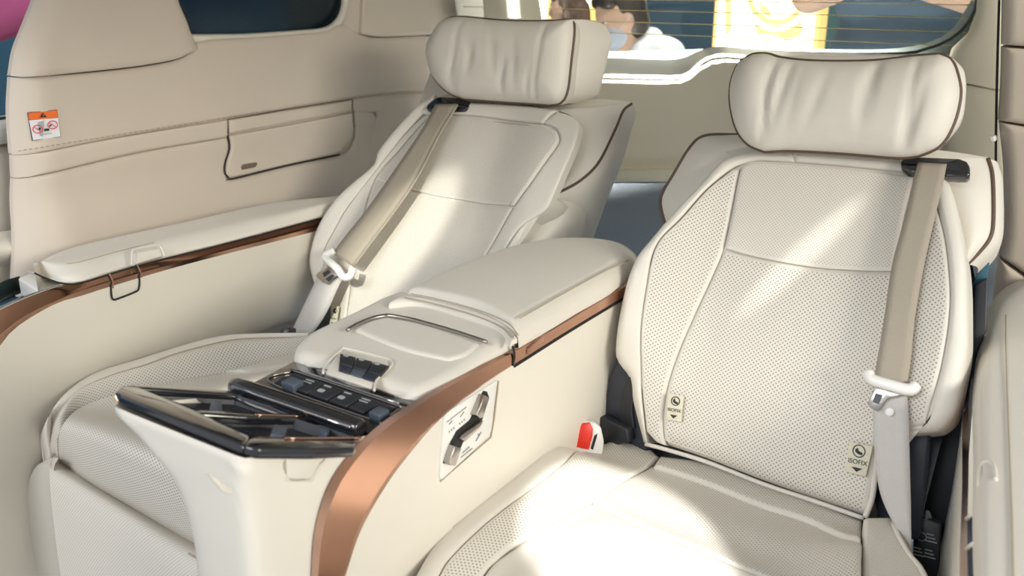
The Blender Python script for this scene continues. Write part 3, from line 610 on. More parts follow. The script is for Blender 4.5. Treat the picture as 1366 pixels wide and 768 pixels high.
puff('cushion_bolster', RC, [(1151, 900), (1151, 800), (1151, 740), (1152, 693)], [(1290, 900), (1232, 768), (1214, 743), (1197, 714), (1190, 697)], 'perf_fine', rs, edge=(.01, .006), er=(.014, .012), eb=(.01, 0), base=lambda u, v: .01, skirt=.12, n=24, mm=34)
tube('cushion_welt', [RC.P(x, y, .008) for x, y in [(1290, 900), (1233, 768), (1215, 743), (1198, 714), (1191, 697)]], .004, 'leather', rs)
box('seat_base', (-.66, .62, .05), (-.14, 1.30, .33), 'black', rs, .02)
box('crease_shade_block', (-.62, 1.20, .2), (-.2, 1.40, .385), 'black', rs, .01)  # black block added to keep the crease behind the cushion dark

# ISOFIX tags
def isofix(fr, quad, base, par, w=.004):
    q = [fr.P(x, y, w, base) for x, y in quad]     # bl, br, tr, tl in space
    ctr = sum(q) / 4; ex = (q[1] - q[0] + q[2] - q[3]) / 2; ey = (q[3] - q[0] + q[2] - q[1]) / 2
    wx, hy = np.linalg.norm(ex), np.linalg.norm(ey); g = Fr(ctr, ex, ey)
    t = prism('child_seat_tag', g, [((p - ctr) @ g.u, (p - ctr) @ g.v) for p in q], -.004, 0, 'tag', par, .0005, label='cream ISOFIX tag')
    tube('symbol_ring', [g.p(x, y, .0006) for x, y in ring2(0, hy * .26, wx * .27, 14)], .0008, 'ink', t, 5, closed=True, n=24)
    prism('child_symbol', g, [(-wx * .17, hy * .30), (-wx * .06, hy * .36), (-wx * .02, hy * .27), (wx * .17, hy * .22), (wx * .15, hy * .14), (-wx * .02, hy * .16), (-wx * .16, hy * .22)], 0, .0007, 'ink', t)
    text('tag_lettering', 'ISOFIX', g, 0, -hy * .1, .0006, wx * .30, 'ink', t)
    prism('down_arrow', g, [(-wx * .25, -hy * .28), (wx * .25, -hy * .28), (0, -hy * .42)], 0, .0007, 'ink', t)
isofix(RS, [(889, 559), (908.5, 563), (912, 528), (891, 525)], rb, rs, .009)
isofix(RS, [(1127, 629), (1155, 635.5), (1164, 595), (1133, 589)], rb, rs, .009)

# belt guide in the shoulder, belt, tongue
def bezel(fr, outer, inner, par, w):
    g = prism('belt_guide', fr, outer, w - .02, w, 'piano', par, .003, pix=True)
    prism('guide_slot', fr, inner, w - .004, w + .0015, 'black', g, .0005, pix=True); return g
BG = tilt(RS.P(1250, 222, .01), 42)
bezel(BG, [(1202, 222), (1201, 215), (1207, 209.5), (1230, 209), (1280, 211), (1290, 215), (1294, 222), (1294, 232), (1290, 235), (1262, 234.5), (1215, 229)], [(1222, 214), (1276, 217), (1282, 226), (1270, 227), (1222, 221)], rs, .012)
def webbing(name, Lp, Rp, m, par, t=.0016):
    o = loft(name, [Lp, Rp], m, par, n=40, k=4); thick(o, t, 0); return o
rbt = thing('seat_belt', 'taupe seat belt hanging down the right seat, tongue resting above the second tag', 'seat belt', tuple(RS.P(1190, 730, 0)))
wl_ = [(1225, 217, .032), (1217, 245, .045), (1207, 290, .048), (1190, 353, .05), (1180, 420, .055), (1170, 481, .058), (1165, 512, .058)]
wr_ = [(1263, 219, .032), (1257, 250, .045), (1247, 290, .048), (1233, 353, .05), (1221, 420, .055), (1215, 481, .058), (1209, 516, .058)]
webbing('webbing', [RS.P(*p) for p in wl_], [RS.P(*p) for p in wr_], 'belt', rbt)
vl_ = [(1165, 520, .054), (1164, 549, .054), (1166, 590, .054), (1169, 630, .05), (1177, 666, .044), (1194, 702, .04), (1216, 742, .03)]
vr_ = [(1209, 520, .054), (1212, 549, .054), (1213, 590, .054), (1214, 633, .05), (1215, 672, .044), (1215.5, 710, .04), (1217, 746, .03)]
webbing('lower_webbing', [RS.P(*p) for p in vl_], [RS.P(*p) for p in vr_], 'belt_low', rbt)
TGf = tilt(RS.P(1188, 520, .064), 27)
def tongue(fr, body, metal, slot, button, par, rad):
    tg = prism('tongue_plate', fr, metal, -.004, -.001, 'satin', par, .0008, pix=True)
    if slot: prism('tongue_slot', fr, slot, -.001, .0004, 'black', tg, 0, pix=True)
    tube('tongue_grip', [fr.P(x, y, w) for x, y, w in body], rad, 'whitep', par, 10, n=30)
    if button: 
        bu = fr.uv(*button); prism('stop_button', fr, ring2(*bu, .006), -.012, -.004, 'whitep', par, .001)
tongue(TGf, [(1158, 497, -.004), (1163, 506, .0), (1188, 514, .002), (1214, 520, 0), (1222, 513, -.004)], [(1163, 508), (1172, 512), (1190, 519), (1207, 525), (1196, 529), (1186, 531), (1181, 535), (1175, 545), (1170, 548), (1160, 543), (1157, 539), (1163, 525), (1168, 517)],
       [(1168, 524), (1177, 526.5), (1172, 539), (1164, 536)], (1186, 549), rbt, .0085)
prism('tongue_cover', TGf, [(1160, 502), (1220, 513), (1217, 522), (1209, 528), (1192, 522), (1170, 515)], -.004, .002, 'whitep', rbt, .0015, pix=True)

# hinge covers, recliner and buckle around the right seat
hc = rs
HF = Fr((-.655, 1.30, .35), (.9, -.25, 0), (0, 0, 1))
for nm, pts, w0, w1, mt in (('hinge_cover', [(795, 600), (798, 560), (806, 530), (815, 500), (824, 482), (838, 494), (846, 520), (856, 570), (862, 600), (850, 640), (800, 640)], -.05, .0, 'navy'),
                            ('hinge_rib', [(826, 572), (827, 540), (832, 515), (840, 500), (845, 522), (842, 548), (846, 572)], 0, .006, 'black'),
                            ('hinge_lower_cover', [(786, 566), (800, 556), (835, 572), (838, 590), (800, 600)], 0, .02, 'black')):
    prism(nm, HF, pts, w0, w1, mt, hc, .003, pix=True)
bk = thing('belt_buckle', 'red and cream seat belt buckle beside the right cushion', 'buckle', tuple(PZ(786, 600, .44)))
BF = Fr(PZ(786, 590, .418), (.8, .55, 0), (-.1, .25, 1))
prism('buckle_body', BF, [(764, 610), (768, 590), (776, 564), (781, 561.5), (795, 564), (802, 570), (806, 590), (804, 606), (790, 618)], -.02, .0, 'whitep', bk, .004, pix=True)
prism('release_button', BF, [(766.5, 590), (772, 572), (777, 565), (787, 563.5), (791, 572), (790.5, 582), (785.5, 600), (767, 596)], -.002, .004, 'red', bk, .0015, pix=True)
prism('buckle_slot', BF, [(788, 598), (793, 581), (797, 578), (796, 583), (791, 600)], -.002, .001, 'rubber', bk, 0, pix=True)
rc = rs
RCF = Fr((-.17, 1.30, .4), (1, .0, 0), (0, .25, 1))
prism('recliner_cover', RCF, [(1164, 660), (1172, 610), (1200, 570), (1239, 578), (1238, 600), (1232, 660), (1225, 720), (1180, 720)], -.03, .0, 'navy', rc, .003, pix=True)
prism('recliner_side_cover', Fr((-.15, 1.42, .4), (1, .1, 0), (0, .3, 1)), [(1222, 780), (1232, 600), (1262, 560), (1285, 500), (1296, 440), (1300, 380), (1318, 370), (1316, 440), (1304, 470), (1296, 560), (1290, 640), (1270, 780)], -.02, .0, 'black', rc, .002, pix=True)
prism('teal_strap', Fr((-.15, 1.5, .6), (1, .1, 0), (0, .3, 1)), [(1293, 430), (1297, 380), (1312, 345), (1320, 350), (1316, 385), (1304, 440)], .0, .004, mat('dark teal cloth', (.03, .11, .16), .7, noise=.1), rc, .001, pix=True)
for k in range(9):
    x = 1255 + k * 3.1; y = 578 - k * 6.2
    prism('woven_fleck', Fr((-.16, 1.38, .45), (1, 0, 0), (0, .25, 1)), ring2(*Fr((-.16, 1.38, .45), (1, 0, 0), (0, .25, 1)).uv(x + (k % 2) * 2, y), .0035, 6), .0, .004, mat('fleck', [(.2, .35, .6), (.5, .55, .6), (.1, .4, .5)][k % 3], .5, noise=.05), rc)
LF = Fr(PZ(1238, 715, .36), (1, .1, 0), (0, .35, 1))
lb = prism('black_label_sleeve', LF, [(1217, 764), (1219, 690), (1228, 688), (1256, 698), (1254, 730), (1252, 780)], -.02, .004, 'black', rc, .003, pix=True)
for (x, y), s in (((1230, 715), 'ring'), ((1243, 717), 'a'), ((1226, 735), 'b'), ((1241, 738), 'c')):
    u, v = LF.uv(x, y)
    if s == 'ring': tube('care_symbol', [LF.p(a, b, .0045) for a, b in ring2(u, v, .006, 12)], .0008, 'icon', lb, 5, closed=True, n=16)
    else:
        for k in range(3): prism('care_symbol', LF, [(u - .008, v + k * .005 - .006), (u + .008 - .003 * k, v + k * .005 - .006), (u + .008 - .003 * k, v + k * .005 - .004), (u - .008, v + k * .005 - .004)], .003, .0048, 'icon', lb)
tube('sleeve_loop', [LF.P(1236, 695, 0), LF.P(1237, 682, .004), LF.P(1241, 690, 0)], .003, 'inkgrey', rc)

# ================================================================== LEFT SEAT
ls = thing('captain_seat', 'cream leather captain seat on the left, behind the black console tray', 'seat', (-1.21, 1.25, 0), 'pair of cream captain seats')
LS = tilt((-1.21, 1.39, .42), 29)
def lbase(u, v):
    return .045 * sm(abs(u), .10, .27) * (1 - sm(v, .38, .66)) * sm(v, -.02, .2) + .012 * math.sin(min(max(v / .65, 0), 1) * math.pi)
SL = (.008, .0028)
puff('seam_backing', LS, [(450, 470), (436, 380), (430, 330), (500, 228), (570, 150)], [(620, 450), (680, 345), (720, 285), (760, 195), (745, 152)], 'leather', ls, edge=(.01, 0), base=lbase, w=-.006, skirt=.002)
ctr = [(443, 470), (441, 440), (442, 404), (452, 370), (478, 330), (505, 292), (530, 258), (548, 222), (570, 182), (586, 158)]
puff('upper_insert', LS, [(500, 240), (530, 205), (560, 170), (575, 156)], [(685, 274), (711, 238), (740, 197), (745, 184), (739, 173), (724, 166.5)], 'perf_fine', ls, Bp=[(546, 252), (583, 261), (620, 267)], Tp=[(605, 156), (656, 159.5)], edge=SL, eb=(.025, .003), base=lbase, w=.004, extra=lowsag, n=36, mm=36)
puff('lower_insert', LS, [(458, 470), (462, 430), (470, 370), (480, 310), (500, 243)], [(575, 460), (600, 420), (638, 358), (660, 320), (684, 277)], 'perf_fine', ls, Bp=[(500, 480)], Tp=[(546, 255), (583, 264.5), (620, 270)], edge=SL, base=lbase, extra=lowsag, n=36, mm=36)
puff('bolster', LS, [(576, 462), (602, 420), (640, 358), (662, 320), (687, 276), (713, 239), (742, 199), (748, 184), (742, 171), (724, 164)], [(606, 452), (628, 410), (664, 349), (692, 305), (726, 281), (740, 256), (762, 205), (771.5, 172), (766, 157), (744, 149)], 'leather', ls, edge=SL, base=lbase, n=18, mm=50)
puff('back_border', LS, [(607, 455), (630, 411), (666, 349), (694, 306), (728, 280), (738, 262)], [(640, 450), (660, 400), (689, 341), (711, 302), (732, 274), (740, 262)], 'leather', ls, edge=SL, er=(.02, .02), base=lbase, skirt=.09, n=14, mm=40)
puff('top_border', LS, [(575, 155), (562, 150), (568, 142)], [(724, 165), (735, 153), (744, 147.5)], 'leather', ls, Bp=[(605, 153), (656, 157)], Tp=[(600, 137), (634, 138), (693, 141)], edge=(.007, .004), et=(.01, .004), base=lbase, w=.002, skirt=.05, n=40, mm=12)
puff('bolster', LS, [(440, 470), (440, 440), (441, 404), (436, 380), (432, 340), (445, 310), (462, 280), (500, 230), (540, 180), (566, 154)], [(457, 470), (461, 430), (469, 370), (479, 310), (499, 241), (529, 204), (559, 169), (573, 156)], 'perf_fine', ls, edge=SL, base=lbase, n=20, mm=50)
puff('back_border', LS, [(428, 400), (420, 372), (416, 350), (420, 325), (428, 302), (440, 281), (455, 262), (473, 245), (501, 221), (506, 205), (528, 176), (550, 152), (561, 141), (583, 128)], [(440, 404), (435, 380), (431, 340), (444, 309), (461, 279), (482, 252), (505, 222), (520, 203), (539, 179), (556, 160), (564, 152), (580, 139)], 'leather', ls,
     edge=SL, el=(.02, .02), base=lbase, skirt=.09, n=14, mm=60)
# right shoulder wing with piping and side
I = cr([LS.P(x, y, -.004) for x, y in [(740, 258), (762, 205), (771, 172), (766, 157), (744, 147)]], 30)
Pp = [(741, 259, .01), (773, 241.6, -.01), (799, 216, -.03), (821, 172, -.06), (832, 147, -.07), (843, 138, -.08)]
O = cr([LS.P(*p) for p in Pp], 30); Mi = (I + O) / 2 + LS.n * .006
loft('shoulder_wing', [list(I), list(Mi), list(O)], 'leather', ls, n=30, k=8)
tube('piping', O, .0028, 'piping', ls, n=50)
loft('shoulder_top', [[LS.P(x, y, w) for x, y, w in [(744, 147, -.004), (790, 142, -.03), (820, 140, -.06), (843, 138, -.08)]], [LS.P(x, y, -.10) for x, y in [(744, 133), (788, 132), (815, 133), (838, 135.5)]]], 'leather', ls, n=20, k=4)
loft('shoulder_top', [[LS.P(x, y, 0) for x, y in [(575, 140), (634, 138), (693, 141), (744, 148)]], [LS.P(x, y, -.05) for x, y in [(590, 126), (634, 128), (693, 130), (744, 133)]]], 'leather', ls, n=20, k=4)
S0 = O; S1 = cr([LS.P(*p) for p in [(742, 272, -.0), (785, 258, -.04), (812, 225, -.07), (832, 180, -.10), (842, 157, -.11), (847, 145, -.11)]], 30)
S2 = cr([LS.P(*p) for p in [(760, 300, -.06), (795, 290, -.10), (815, 250, -.14), (830, 215, -.16), (842, 175, -.16), (848, 154, -.15)]], 30)
S3 = cr([LS.P(*p) for p in [(770, 345, -.1), (785, 335, -.16), (806, 275, -.19), (826, 225, -.2), (840, 180, -.2), (846, 157, -.18)]], 30)
loft('wing_side', [list(S0), list(S1), list(S2), list(S3)], 'leather', ls, n=30, k=6)
loft('back_side', [[LS.P(*p) for p in [(650, 420, .02), (689, 342, .025), (711, 303, .02), (732, 275, .01), (741, 262, .0)]], [LS.P(*p) for p in [(700, 390, .0), (728, 330, .0), (748, 300, -.005), (754, 285, -.01), (756, 268, -.01)]],
                   [LS.P(*p) for p in [(750, 400, -.09), (765, 350, -.08), (775, 320, -.08), (780, 300, -.07), (782, 272, -.06)]]], 'leather', ls, n=24, k=6)
loft('back_shell', [[LS.p(-.25, .02, -.06), LS.p(.22, .02, -.06)], [LS.p(-.25, .35, -.12), LS.p(.22, .35, -.12)], [LS.p(-.22, .68, -.12), LS.p(.2, .68, -.12)]], 'leather', ls, n=8, k=5)
seamline(LS, [(620, 160.5), (656, 162), (715, 169), (733, 178), (732, 190), (705, 236), (680, 273)], .003, ls, lbase, .0007)
# headrest + pillow
lf = tilt(LS.p(0, .77, 0), 16)
hr = loft('headrest', [[lf.P(x, y, .03) for x, y in [(764, 27), (766, 50), (764, 80), (758, 120), (750, 137)]], [lf.P(x, y, .0) for x, y in [(779, 26), (782, 50), (780, 90), (772, 125), (760, 138)]],
                       [lf.P(x, y, -.05) for x, y in [(797, 29), (806, 52), (800, 92), (790, 125), (780, 136)]], [lf.P(x, y, -.09) for x, y in [(808, 36), (815, 52), (812, 68), (800, 120), (790, 134)]], [lf.P(x, y, -.14) for x, y in [(790, 36), (790, 52), (790, 68), (780, 120), (770, 134)]]], 'leather', ls, n=24, k=6)
loft('headrest_top', [[lf.P(x, y, .03) for x, y in [(590, 32), (650, 29), (764, 27)]], [lf.P(x, y, -.02) for x, y in [(595, 24), (670, 24), (790, 27)]], [lf.P(x, y, -.09) for x, y in [(600, 30), (690, 30), (808, 36)]]], 'leather', ls, n=16, k=5)
tube('headrest_seam', [lf.P(x, y, w + .002) for x, y, w in [(812, 66, -.09), (806, 62, -.075), (797, 72, -.06), (790, 95, -.055), (789, 118, -.06), (790, 130, -.07)]], .0012, 'stitch', hr)
pil, O3 = pillow('head_pillow', lf, [(620, 132), (598, 123), (579, 102.5), (571, 77), (572, 60), (579, 46), (588.5, 31), (601, 24)], [(733, 140), (748, 137), (757, 121), (762, 80.5), (766, 44), (765, 26)],
                 [(674.5, 136), (715, 138.5)], [(620, 23), (674.5, 28), (729, 28.6)], .036, .075, ls, 'leather', wrinkle(8, 12), w=.078)
tube('piping', O3, .0032, 'piping', pil, closed=True, n=90)
bez = tilt(LS.P(595, 140, .006), 45)
bezel(bez, [(568, 144), (570, 139), (580, 130.5), (587, 128.5), (615, 130), (627, 135), (624, 144), (619, 147), (608, 147), (570, 146.5)], [(582, 137), (612, 137), (609, 142), (582, 142)], ls, .006)
isofix(LS, [(438.5, 436), (447.5, 437), (452, 409), (444.5, 406)], lbase, ls, .011)

lbt = thing('seat_belt', 'taupe seat belt across the left seat, pale tongue beside the side armrest', 'seat belt', tuple(PZ(398, 450, .42)))
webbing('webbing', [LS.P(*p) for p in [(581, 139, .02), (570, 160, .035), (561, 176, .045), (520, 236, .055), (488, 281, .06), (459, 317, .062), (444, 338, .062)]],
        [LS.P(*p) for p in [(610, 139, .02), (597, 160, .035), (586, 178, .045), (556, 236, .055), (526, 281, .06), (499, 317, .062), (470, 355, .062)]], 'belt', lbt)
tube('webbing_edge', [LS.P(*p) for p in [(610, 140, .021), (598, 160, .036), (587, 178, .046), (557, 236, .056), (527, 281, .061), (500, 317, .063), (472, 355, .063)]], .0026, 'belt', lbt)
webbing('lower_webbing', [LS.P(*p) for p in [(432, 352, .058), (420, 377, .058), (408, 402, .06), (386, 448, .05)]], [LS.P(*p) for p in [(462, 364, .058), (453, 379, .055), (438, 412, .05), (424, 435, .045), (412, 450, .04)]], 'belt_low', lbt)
LTf = tilt(LS.P(452, 355, .072), 29)
tongue(LTf, [(446, 334, -.004), (436, 339, -.002), (435, 345, .0), (450, 358, .004), (458, 369, .0), (467, 368, -.002), (471, 358, -.004)], [(437, 350), (446, 358), (452, 366), (441, 372), (436, 378), (431, 377), (421, 368), (424, 363), (432, 360), (436, 356)],
       [(430, 364), (438, 360), (440, 363), (432, 369)], None, lbt, .0085)
prism('tongue_slot', LTf, [(434, 372), (442, 366), (446, 367), (438, 375)], -.002, .0006, 'black', lbt, 0, pix=True)
an = thing('belt_anchor', 'small black belt anchor behind the left cushion', 'belt anchor', tuple(PZ(380, 448, .41)))
AF = Fr(PZ(380, 443, .43), (1, .3, 0), (0, .3, 1))
prism('anchor_block', AF, [(373, 449), (374, 440), (378, 437), (386, 439), (386, 449)], -.03, .0, 'black', an, .002, pix=True)
prism('anchor_mark', AF, [(378, 446), (379, 441), (384, 441.5), (382, 445)], .0, .002, 'inkgrey', an, 0, pix=True)
gp = prism('gap_shade_fill', tilt(LS.P(430, 440, -.02), 29), [(408, 470), (412, 450), (424, 432), (444, 398), (450, 420), (446, 470)], -.02, .0, 'tealc', ls, .002, pix=True)  # dark plate standing in for the shaded gap beside the backrest

# left cushion and leg rest
LC = Fr((-1.21, 1.2, .40), (1, 0, 0), (0, 1, 0))
def lcb(u, v): return .025 * sm(-u, .12, .24) - .0 * v
band_o = [(57, 594, 'f'), (53, 586, 'f'), (60, 564), (80.5, 531), (121, 501.6), (176, 486), (205, 474), (274, 457), (318, 450), (411, 448)]
def cz(x, y, dz=0): return PZ(x, y, .41 + dz)
fy = .73
outer = [PY(66, 612, fy + .05), PY(57, 594, fy + .03), PY(54, 583, fy + .045), PZ(63, 560, .44), PZ(84, 529, .45), PZ(123, 501, .455), PZ(176, 485, .455), PZ(225, 469, .455), PZ(274, 455, .455), PZ(318, 449, .455), PZ(411, 447, .455)]
inner = [PY(76, 620, fy + .03), PY(70, 606, fy + .012), PY(68, 585, fy + .02), PY(79, 560, fy + .03), PZ(102, 524, .465), PZ(146, 502, .47), PZ(194, 487, .47), PZ(235, 472, .47), PZ(293, 457, .465), PZ(330, 452, .46), PZ(411, 450, .45)]
down = [p + np.array([-.008, .0, -.10]) for p in outer]
loft('cushion_border', [down, outer, inner], 'leather', ls, n=50, k=6)
ins = [PY(84, 624, fy + .02), PY(79, 609, fy), PY(78, 597, fy + .0), PY(80, 575, fy + .008), PZ(110, 543, .45), PZ(154, 527, .45), PZ(205, 514, .445), PZ(250, 504, .44), PZ(293, 497, .435), PZ(340, 488, .43), PZ(411, 468, .43)]
ins = [p + np.array([0, 0, -.006]) for p in ins]; bmid = [(a * .6 + b * .4) + np.array([0, 0, .014]) for a, b in zip(inner, ins)]
loft('cushion_bolster', [inner, bmid, ins], 'perf', ls, n=60, k=8)
tube('cushion_seam', [p + np.array([0, 0, .001]) for p in inner], .0013, 'stitch', ls, n=60)
tube('cushion_seam', [p + np.array([0, 0, .002]) for p in ins], .0022, 'stitch', ls, n=60)
# insert: rolls from the front crease over the nose to the back
nose = [[PY(x, y, fy + .025) for x, y in [(84, 622), (128, 652), (180, 683), (253, 726), (334, 770)]],
        [PY(x, y, fy - .005) for x, y in [(79, 609), (124, 644), (176, 674), (249, 716), (330, 760)]],
        [PY(x, y, fy - .012) for x, y in [(79, 580), (130, 606), (182, 634), (260, 674), (340, 710)]],
        [PY(x, y, fy + .005) for x, y in [(90, 558), (140, 574), (195, 596), (275, 632), (350, 660)]],
        [PZ(x, y, .455) for x, y in [(112, 541), (165, 549), (220, 560), (300, 590), (370, 610)]],
        [PZ(x, y, .455) for x, y in [(154, 526), (205, 527), (255, 530), (330, 550), (400, 570)]],
        [PZ(x, y, .445) for x, y in [(205, 513), (250, 511), (300, 508), (360, 510), (430, 515)]],
        [PZ(x, y, .432) for x, y in [(293, 496), (311, 499), (340, 497), (400, 490), (450, 492)]],
        [PZ(x, y, .438) for x, y in [(325, 490), (350, 489), (375, 485), (420, 480), (470, 478)]],
        [PZ(x, y, .43) for x, y in [(400, 466), (410, 466), (420, 466), (450, 466), (490, 466)]]]
for r_ in nose:
    e_ = r_[-1] + (r_[-1] - r_[-2]) * 1.2; e_[0] = min(e_[0], -.95); r_.append(e_)
loft('cushion_insert', nose, 'perf', ls, n=44, k=7)
# leg rest below the nose
lg = [[PY(x, y, fy + .03) for x, y in [(72, 600), (102, 620), (126, 637), (178, 668), (251, 710), (332, 756)]],
      [PY(x, y, fy - .0) for x, y in [(70, 611), (100, 630), (124, 646), (176, 677), (249, 719), (330, 764)]],
      [PY(x, y, fy - .03) for x, y in [(66, 625), (98, 643), (124, 658), (178, 690), (252, 735), (330, 775)]],
      [PY(x, y, fy - .05) for x, y in [(68, 663), (98, 678), (126, 694), (180, 724), (256, 768), (330, 810)]],
      [PY(x, y, fy - .07) for x, y in [(75, 725), (104, 738), (130, 752), (186, 784), (262, 830), (330, 870)]],
      [PY(x, y, fy - .09) for x, y in [(84, 790), (112, 804), (140, 820), (196, 850), (270, 900), (330, 940)]]]
rest = loft('leg_rest_pad', lg, 'perf_fine', ls, n=40, k=8)
lr = [[PY(x, y, fy + .03) for x, y in [(68, 610), (50, 622), (41, 648), (40, 692), (46, 768), (50, 800)]],
      [PY(x, y, fy - .0) for x, y in [(72, 610), (57, 624), (49, 650), (49, 694), (56, 766), (62, 796)]],
      [PY(x, y, fy - .03) for x, y in [(78, 611), (72, 625), (73, 663), (76, 695), (81, 725), (90, 790)]]]
loft('leg_rest_border', [[p + np.array([-.0, .1, 0]) for p in lr[0]]] + lr, 'perf_fine', ls, n=30, k=6)
tube('leg_rest_seam', [PY(x, y, fy - .058) for x, y in [(252, 738), (275, 752), (296, 766)]], .0015, 'stitch', ls)
box('seat_base', (-1.46, .80, .05), (-.97, 1.42, .33), 'black', ls, .02)

# ================================================================== CENTRE CONSOLE
CXR = -.665; CXL = -.935
co = thing('centre_console', 'cream centre console with copper band, black tray and padded lids between the seats', 'console', (-.8, 1.05, 0))
SIDE = Fr((CXR, 0, 0), (0, 1, 0), (0, 0, 1))
band_t = [(414, 800), (415, 768), (418, 720), (426, 680), (439, 645), (456, 618), (480, 590), (510, 563), (545, 540), (580, 519), (620, 498), (655, 480), (689, 463), (760, 422), (845, 372)]
band_l = [(452, 800), (461, 768), (478, 715), (500, 672), (527, 630), (557, 592), (580, 566), (603, 545), (630, 524), (655, 506), (675, 493), (686, 486), (705, 474), (762, 438), (845, 388)]
BT = cr([SIDE.P(x, y, .002) for x, y in band_t], 70); BL = cr([SIDE.P(x, y, .005) for x, y in band_l], 70)
bandm = (BT * .86 + BL * .14) + np.array([.003, 0, 0]); bandm2 = (BT * .12 + BL * .88) + np.array([.003, 0, 0])
loft('copper_band', [list(BT), list(bandm)], 'copper_edge', co, n=70, k=2); loft('copper_band', [list(bandm), list(bandm2)], 'copper', co, n=70, k=4); loft('copper_band', [list(bandm2), list(BL)], 'copper_edge', co, n=70, k=2)
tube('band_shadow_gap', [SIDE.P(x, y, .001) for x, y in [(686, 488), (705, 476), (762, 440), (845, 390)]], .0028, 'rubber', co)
prism('band_latch', SIDE, [(704, 465), (725, 447.5), (727, 455), (703, 473.5)], .002, .0085, 'copper', co, .001, pix=True)
tube('band_joint', [SIDE.P(x, y, .008) for x, y in [(684, 462), (686.5, 474), (684, 488)]], .0016, 'rubber', co, n=6)
# side wall below the band (its top edge follows the band)
DW = [BL[i] + np.array([-.005, .0, 0]) for i in range(70)]
low1 = [np.array([CXR - .002, min(p[1], 1.5), max(p[2] - .12, .1)]) for p in DW]; low2 = [np.array([CXR - .004, p[1], .02]) for p in DW]
loft('side_panel', [DW, low1, low2], 'hard', co, n=70, k=5)
# control plate on the side wall
cpl = prism('seat_control_plate', SIDE, [(588, 640), (587, 634), (592, 560), (596, 550), (664, 507), (663, 512), (656, 574), (652, 582), (592, 638)], -.004, .0025, 'whitep', co, .0012, pix=True, label='white control plate with nickel seat levers')
tube('plate_gap', [SIDE.P(x, y, .0005) for x, y in [(587, 642), (655, 583), (659, 560), (665, 508)]], .0012, 'stitch', cpl, n=20, crv=False)
for nm, pts, w0, w1, mt in (('switch_recess', [(591, 618), (600, 592), (609, 575), (627, 560), (634, 545), (645, 521), (650, 522), (653, 530), (645, 556), (640, 570), (618, 590), (606, 620)], .002, .0035, 'rubber'),
                            ('seat_lever', [(599, 618), (607, 595), (616, 598), (608, 621), (602, 621)], .003, .013, 'satin'),
                            ('seat_lever', [(636, 554), (647, 527), (653, 531), (645, 556), (641, 558)], .003, .013, 'satin'),
                            ('seat_lever', [(615, 585), (622, 578), (636, 567), (645, 561), (641, 570), (621, 589)], .003, .010, 'satin')):
    prism(nm, SIDE, pts, w0, w1, mt, cpl, .0008, pix=True)
for k in range(9):
    x, y = [(597, 575), (600, 572.5), (603, 570), (611, 564), (614, 561.5), (617, 559), (626, 551), (629, 548), (636, 579)][k]
    u, v = SIDE.uv(x, y); prism('plate_symbol', SIDE, ring2(u, v, .0014, 6), .002, .0032, 'inkgrey', cpl)
tube('plate_symbol', [SIDE.P(x, y, .003) for x, y in [(596, 563), (622, 543)]], .0006, 'inkgrey', cpl, 5, n=2)
for a, b in (((599, 566), (603, 561)), ((614, 556), (619, 549)), ((615, 610), (630, 598)), ((617, 604), (626, 596)), ((635, 588), (642, 576))): tube('plate_symbol', [SIDE.P(*a, .003), SIDE.P(*b, .003)], .0007, 'inkgrey', cpl, 5, n=2)
# front body ahead of the band: horizontal outlines from the floor up to the tray
TRF = Fr((CXR, .70, .657), (1, 0, 0), (0, .17, -.062))     # tray frame: u to the right, v towards the hinge
def fring(z, xl, yf, ztilt=0):
    pts = [(CXR, .86), (CXR, .62), (CXR, yf + .016), (CXR - .005, yf + .004), (CXR - .018, yf), (xl + .03, yf), (xl + .006, yf + .005), (xl, yf + .02), (xl, .62), (xl, .695), (min(xl, -.80), .74), (-.86, .86)]
    return [np.array([x, y, z + ztilt * max(0, (.70 - y)) / .17 - (.028 if y > .7 and z > .5 else 0)]) for x, y in pts]
loft('front_body', [fring(0, -.80, .56), fring(.30, -.79, .545), fring(.5, -.777, .53), fring(.57, -.773, .528), fring(.605, -.785, .528, .02), fring(.622, -.822, .528, .04), fring(.636, -.866, .528, .052), fring(.643, -.881, .528, .056), fring(.648, -.885, .53, .058)], 'hard', co, n=70, k=5)
box('body', (CXL + .02, .84, .02), (CXR - .006, 1.50, .645), 'hard', co, .008)
# small pocket flap on the near side face and a scooped grip
pk = [(377, 607), (439, 606), (433, 618), (420, 640), (416, 643), (380, 642.5)]
prism('pocket_frame', SIDE, pk, -.004, .0016, 'hard', co, .0015, pix=True)
prism('pocket_flap', SIDE, [(382, 610), (432, 609.5), (427, 618), (416, 637), (413, 639), (384, 638.5)], .0, .004, 'hard', co, .001, pix=True)
tube('pocket_shadow_line', [SIDE.P(x, y, .0018) for x, y in [(383, 611), (431, 610.5), (425, 620), (415, 636), (411, 638.5), (386, 638)]], .0009, 'stitch', co, closed=True, n=60)  # darker outline drawn as the shadow line round the flap
FRF = Fr((0, .529, 0), (1, 0, 0), (0, 0, 1))
prism('grip_dimple', SIDE, [(276, 630), (284, 634), (306, 650), (313, 658), (308, 660), (297, 656)], -.002, .0015, 'hard', co, .001, pix=True)
# black tray, tilted up towards the front
def tu(x, y): return TRF.uv(x, y)

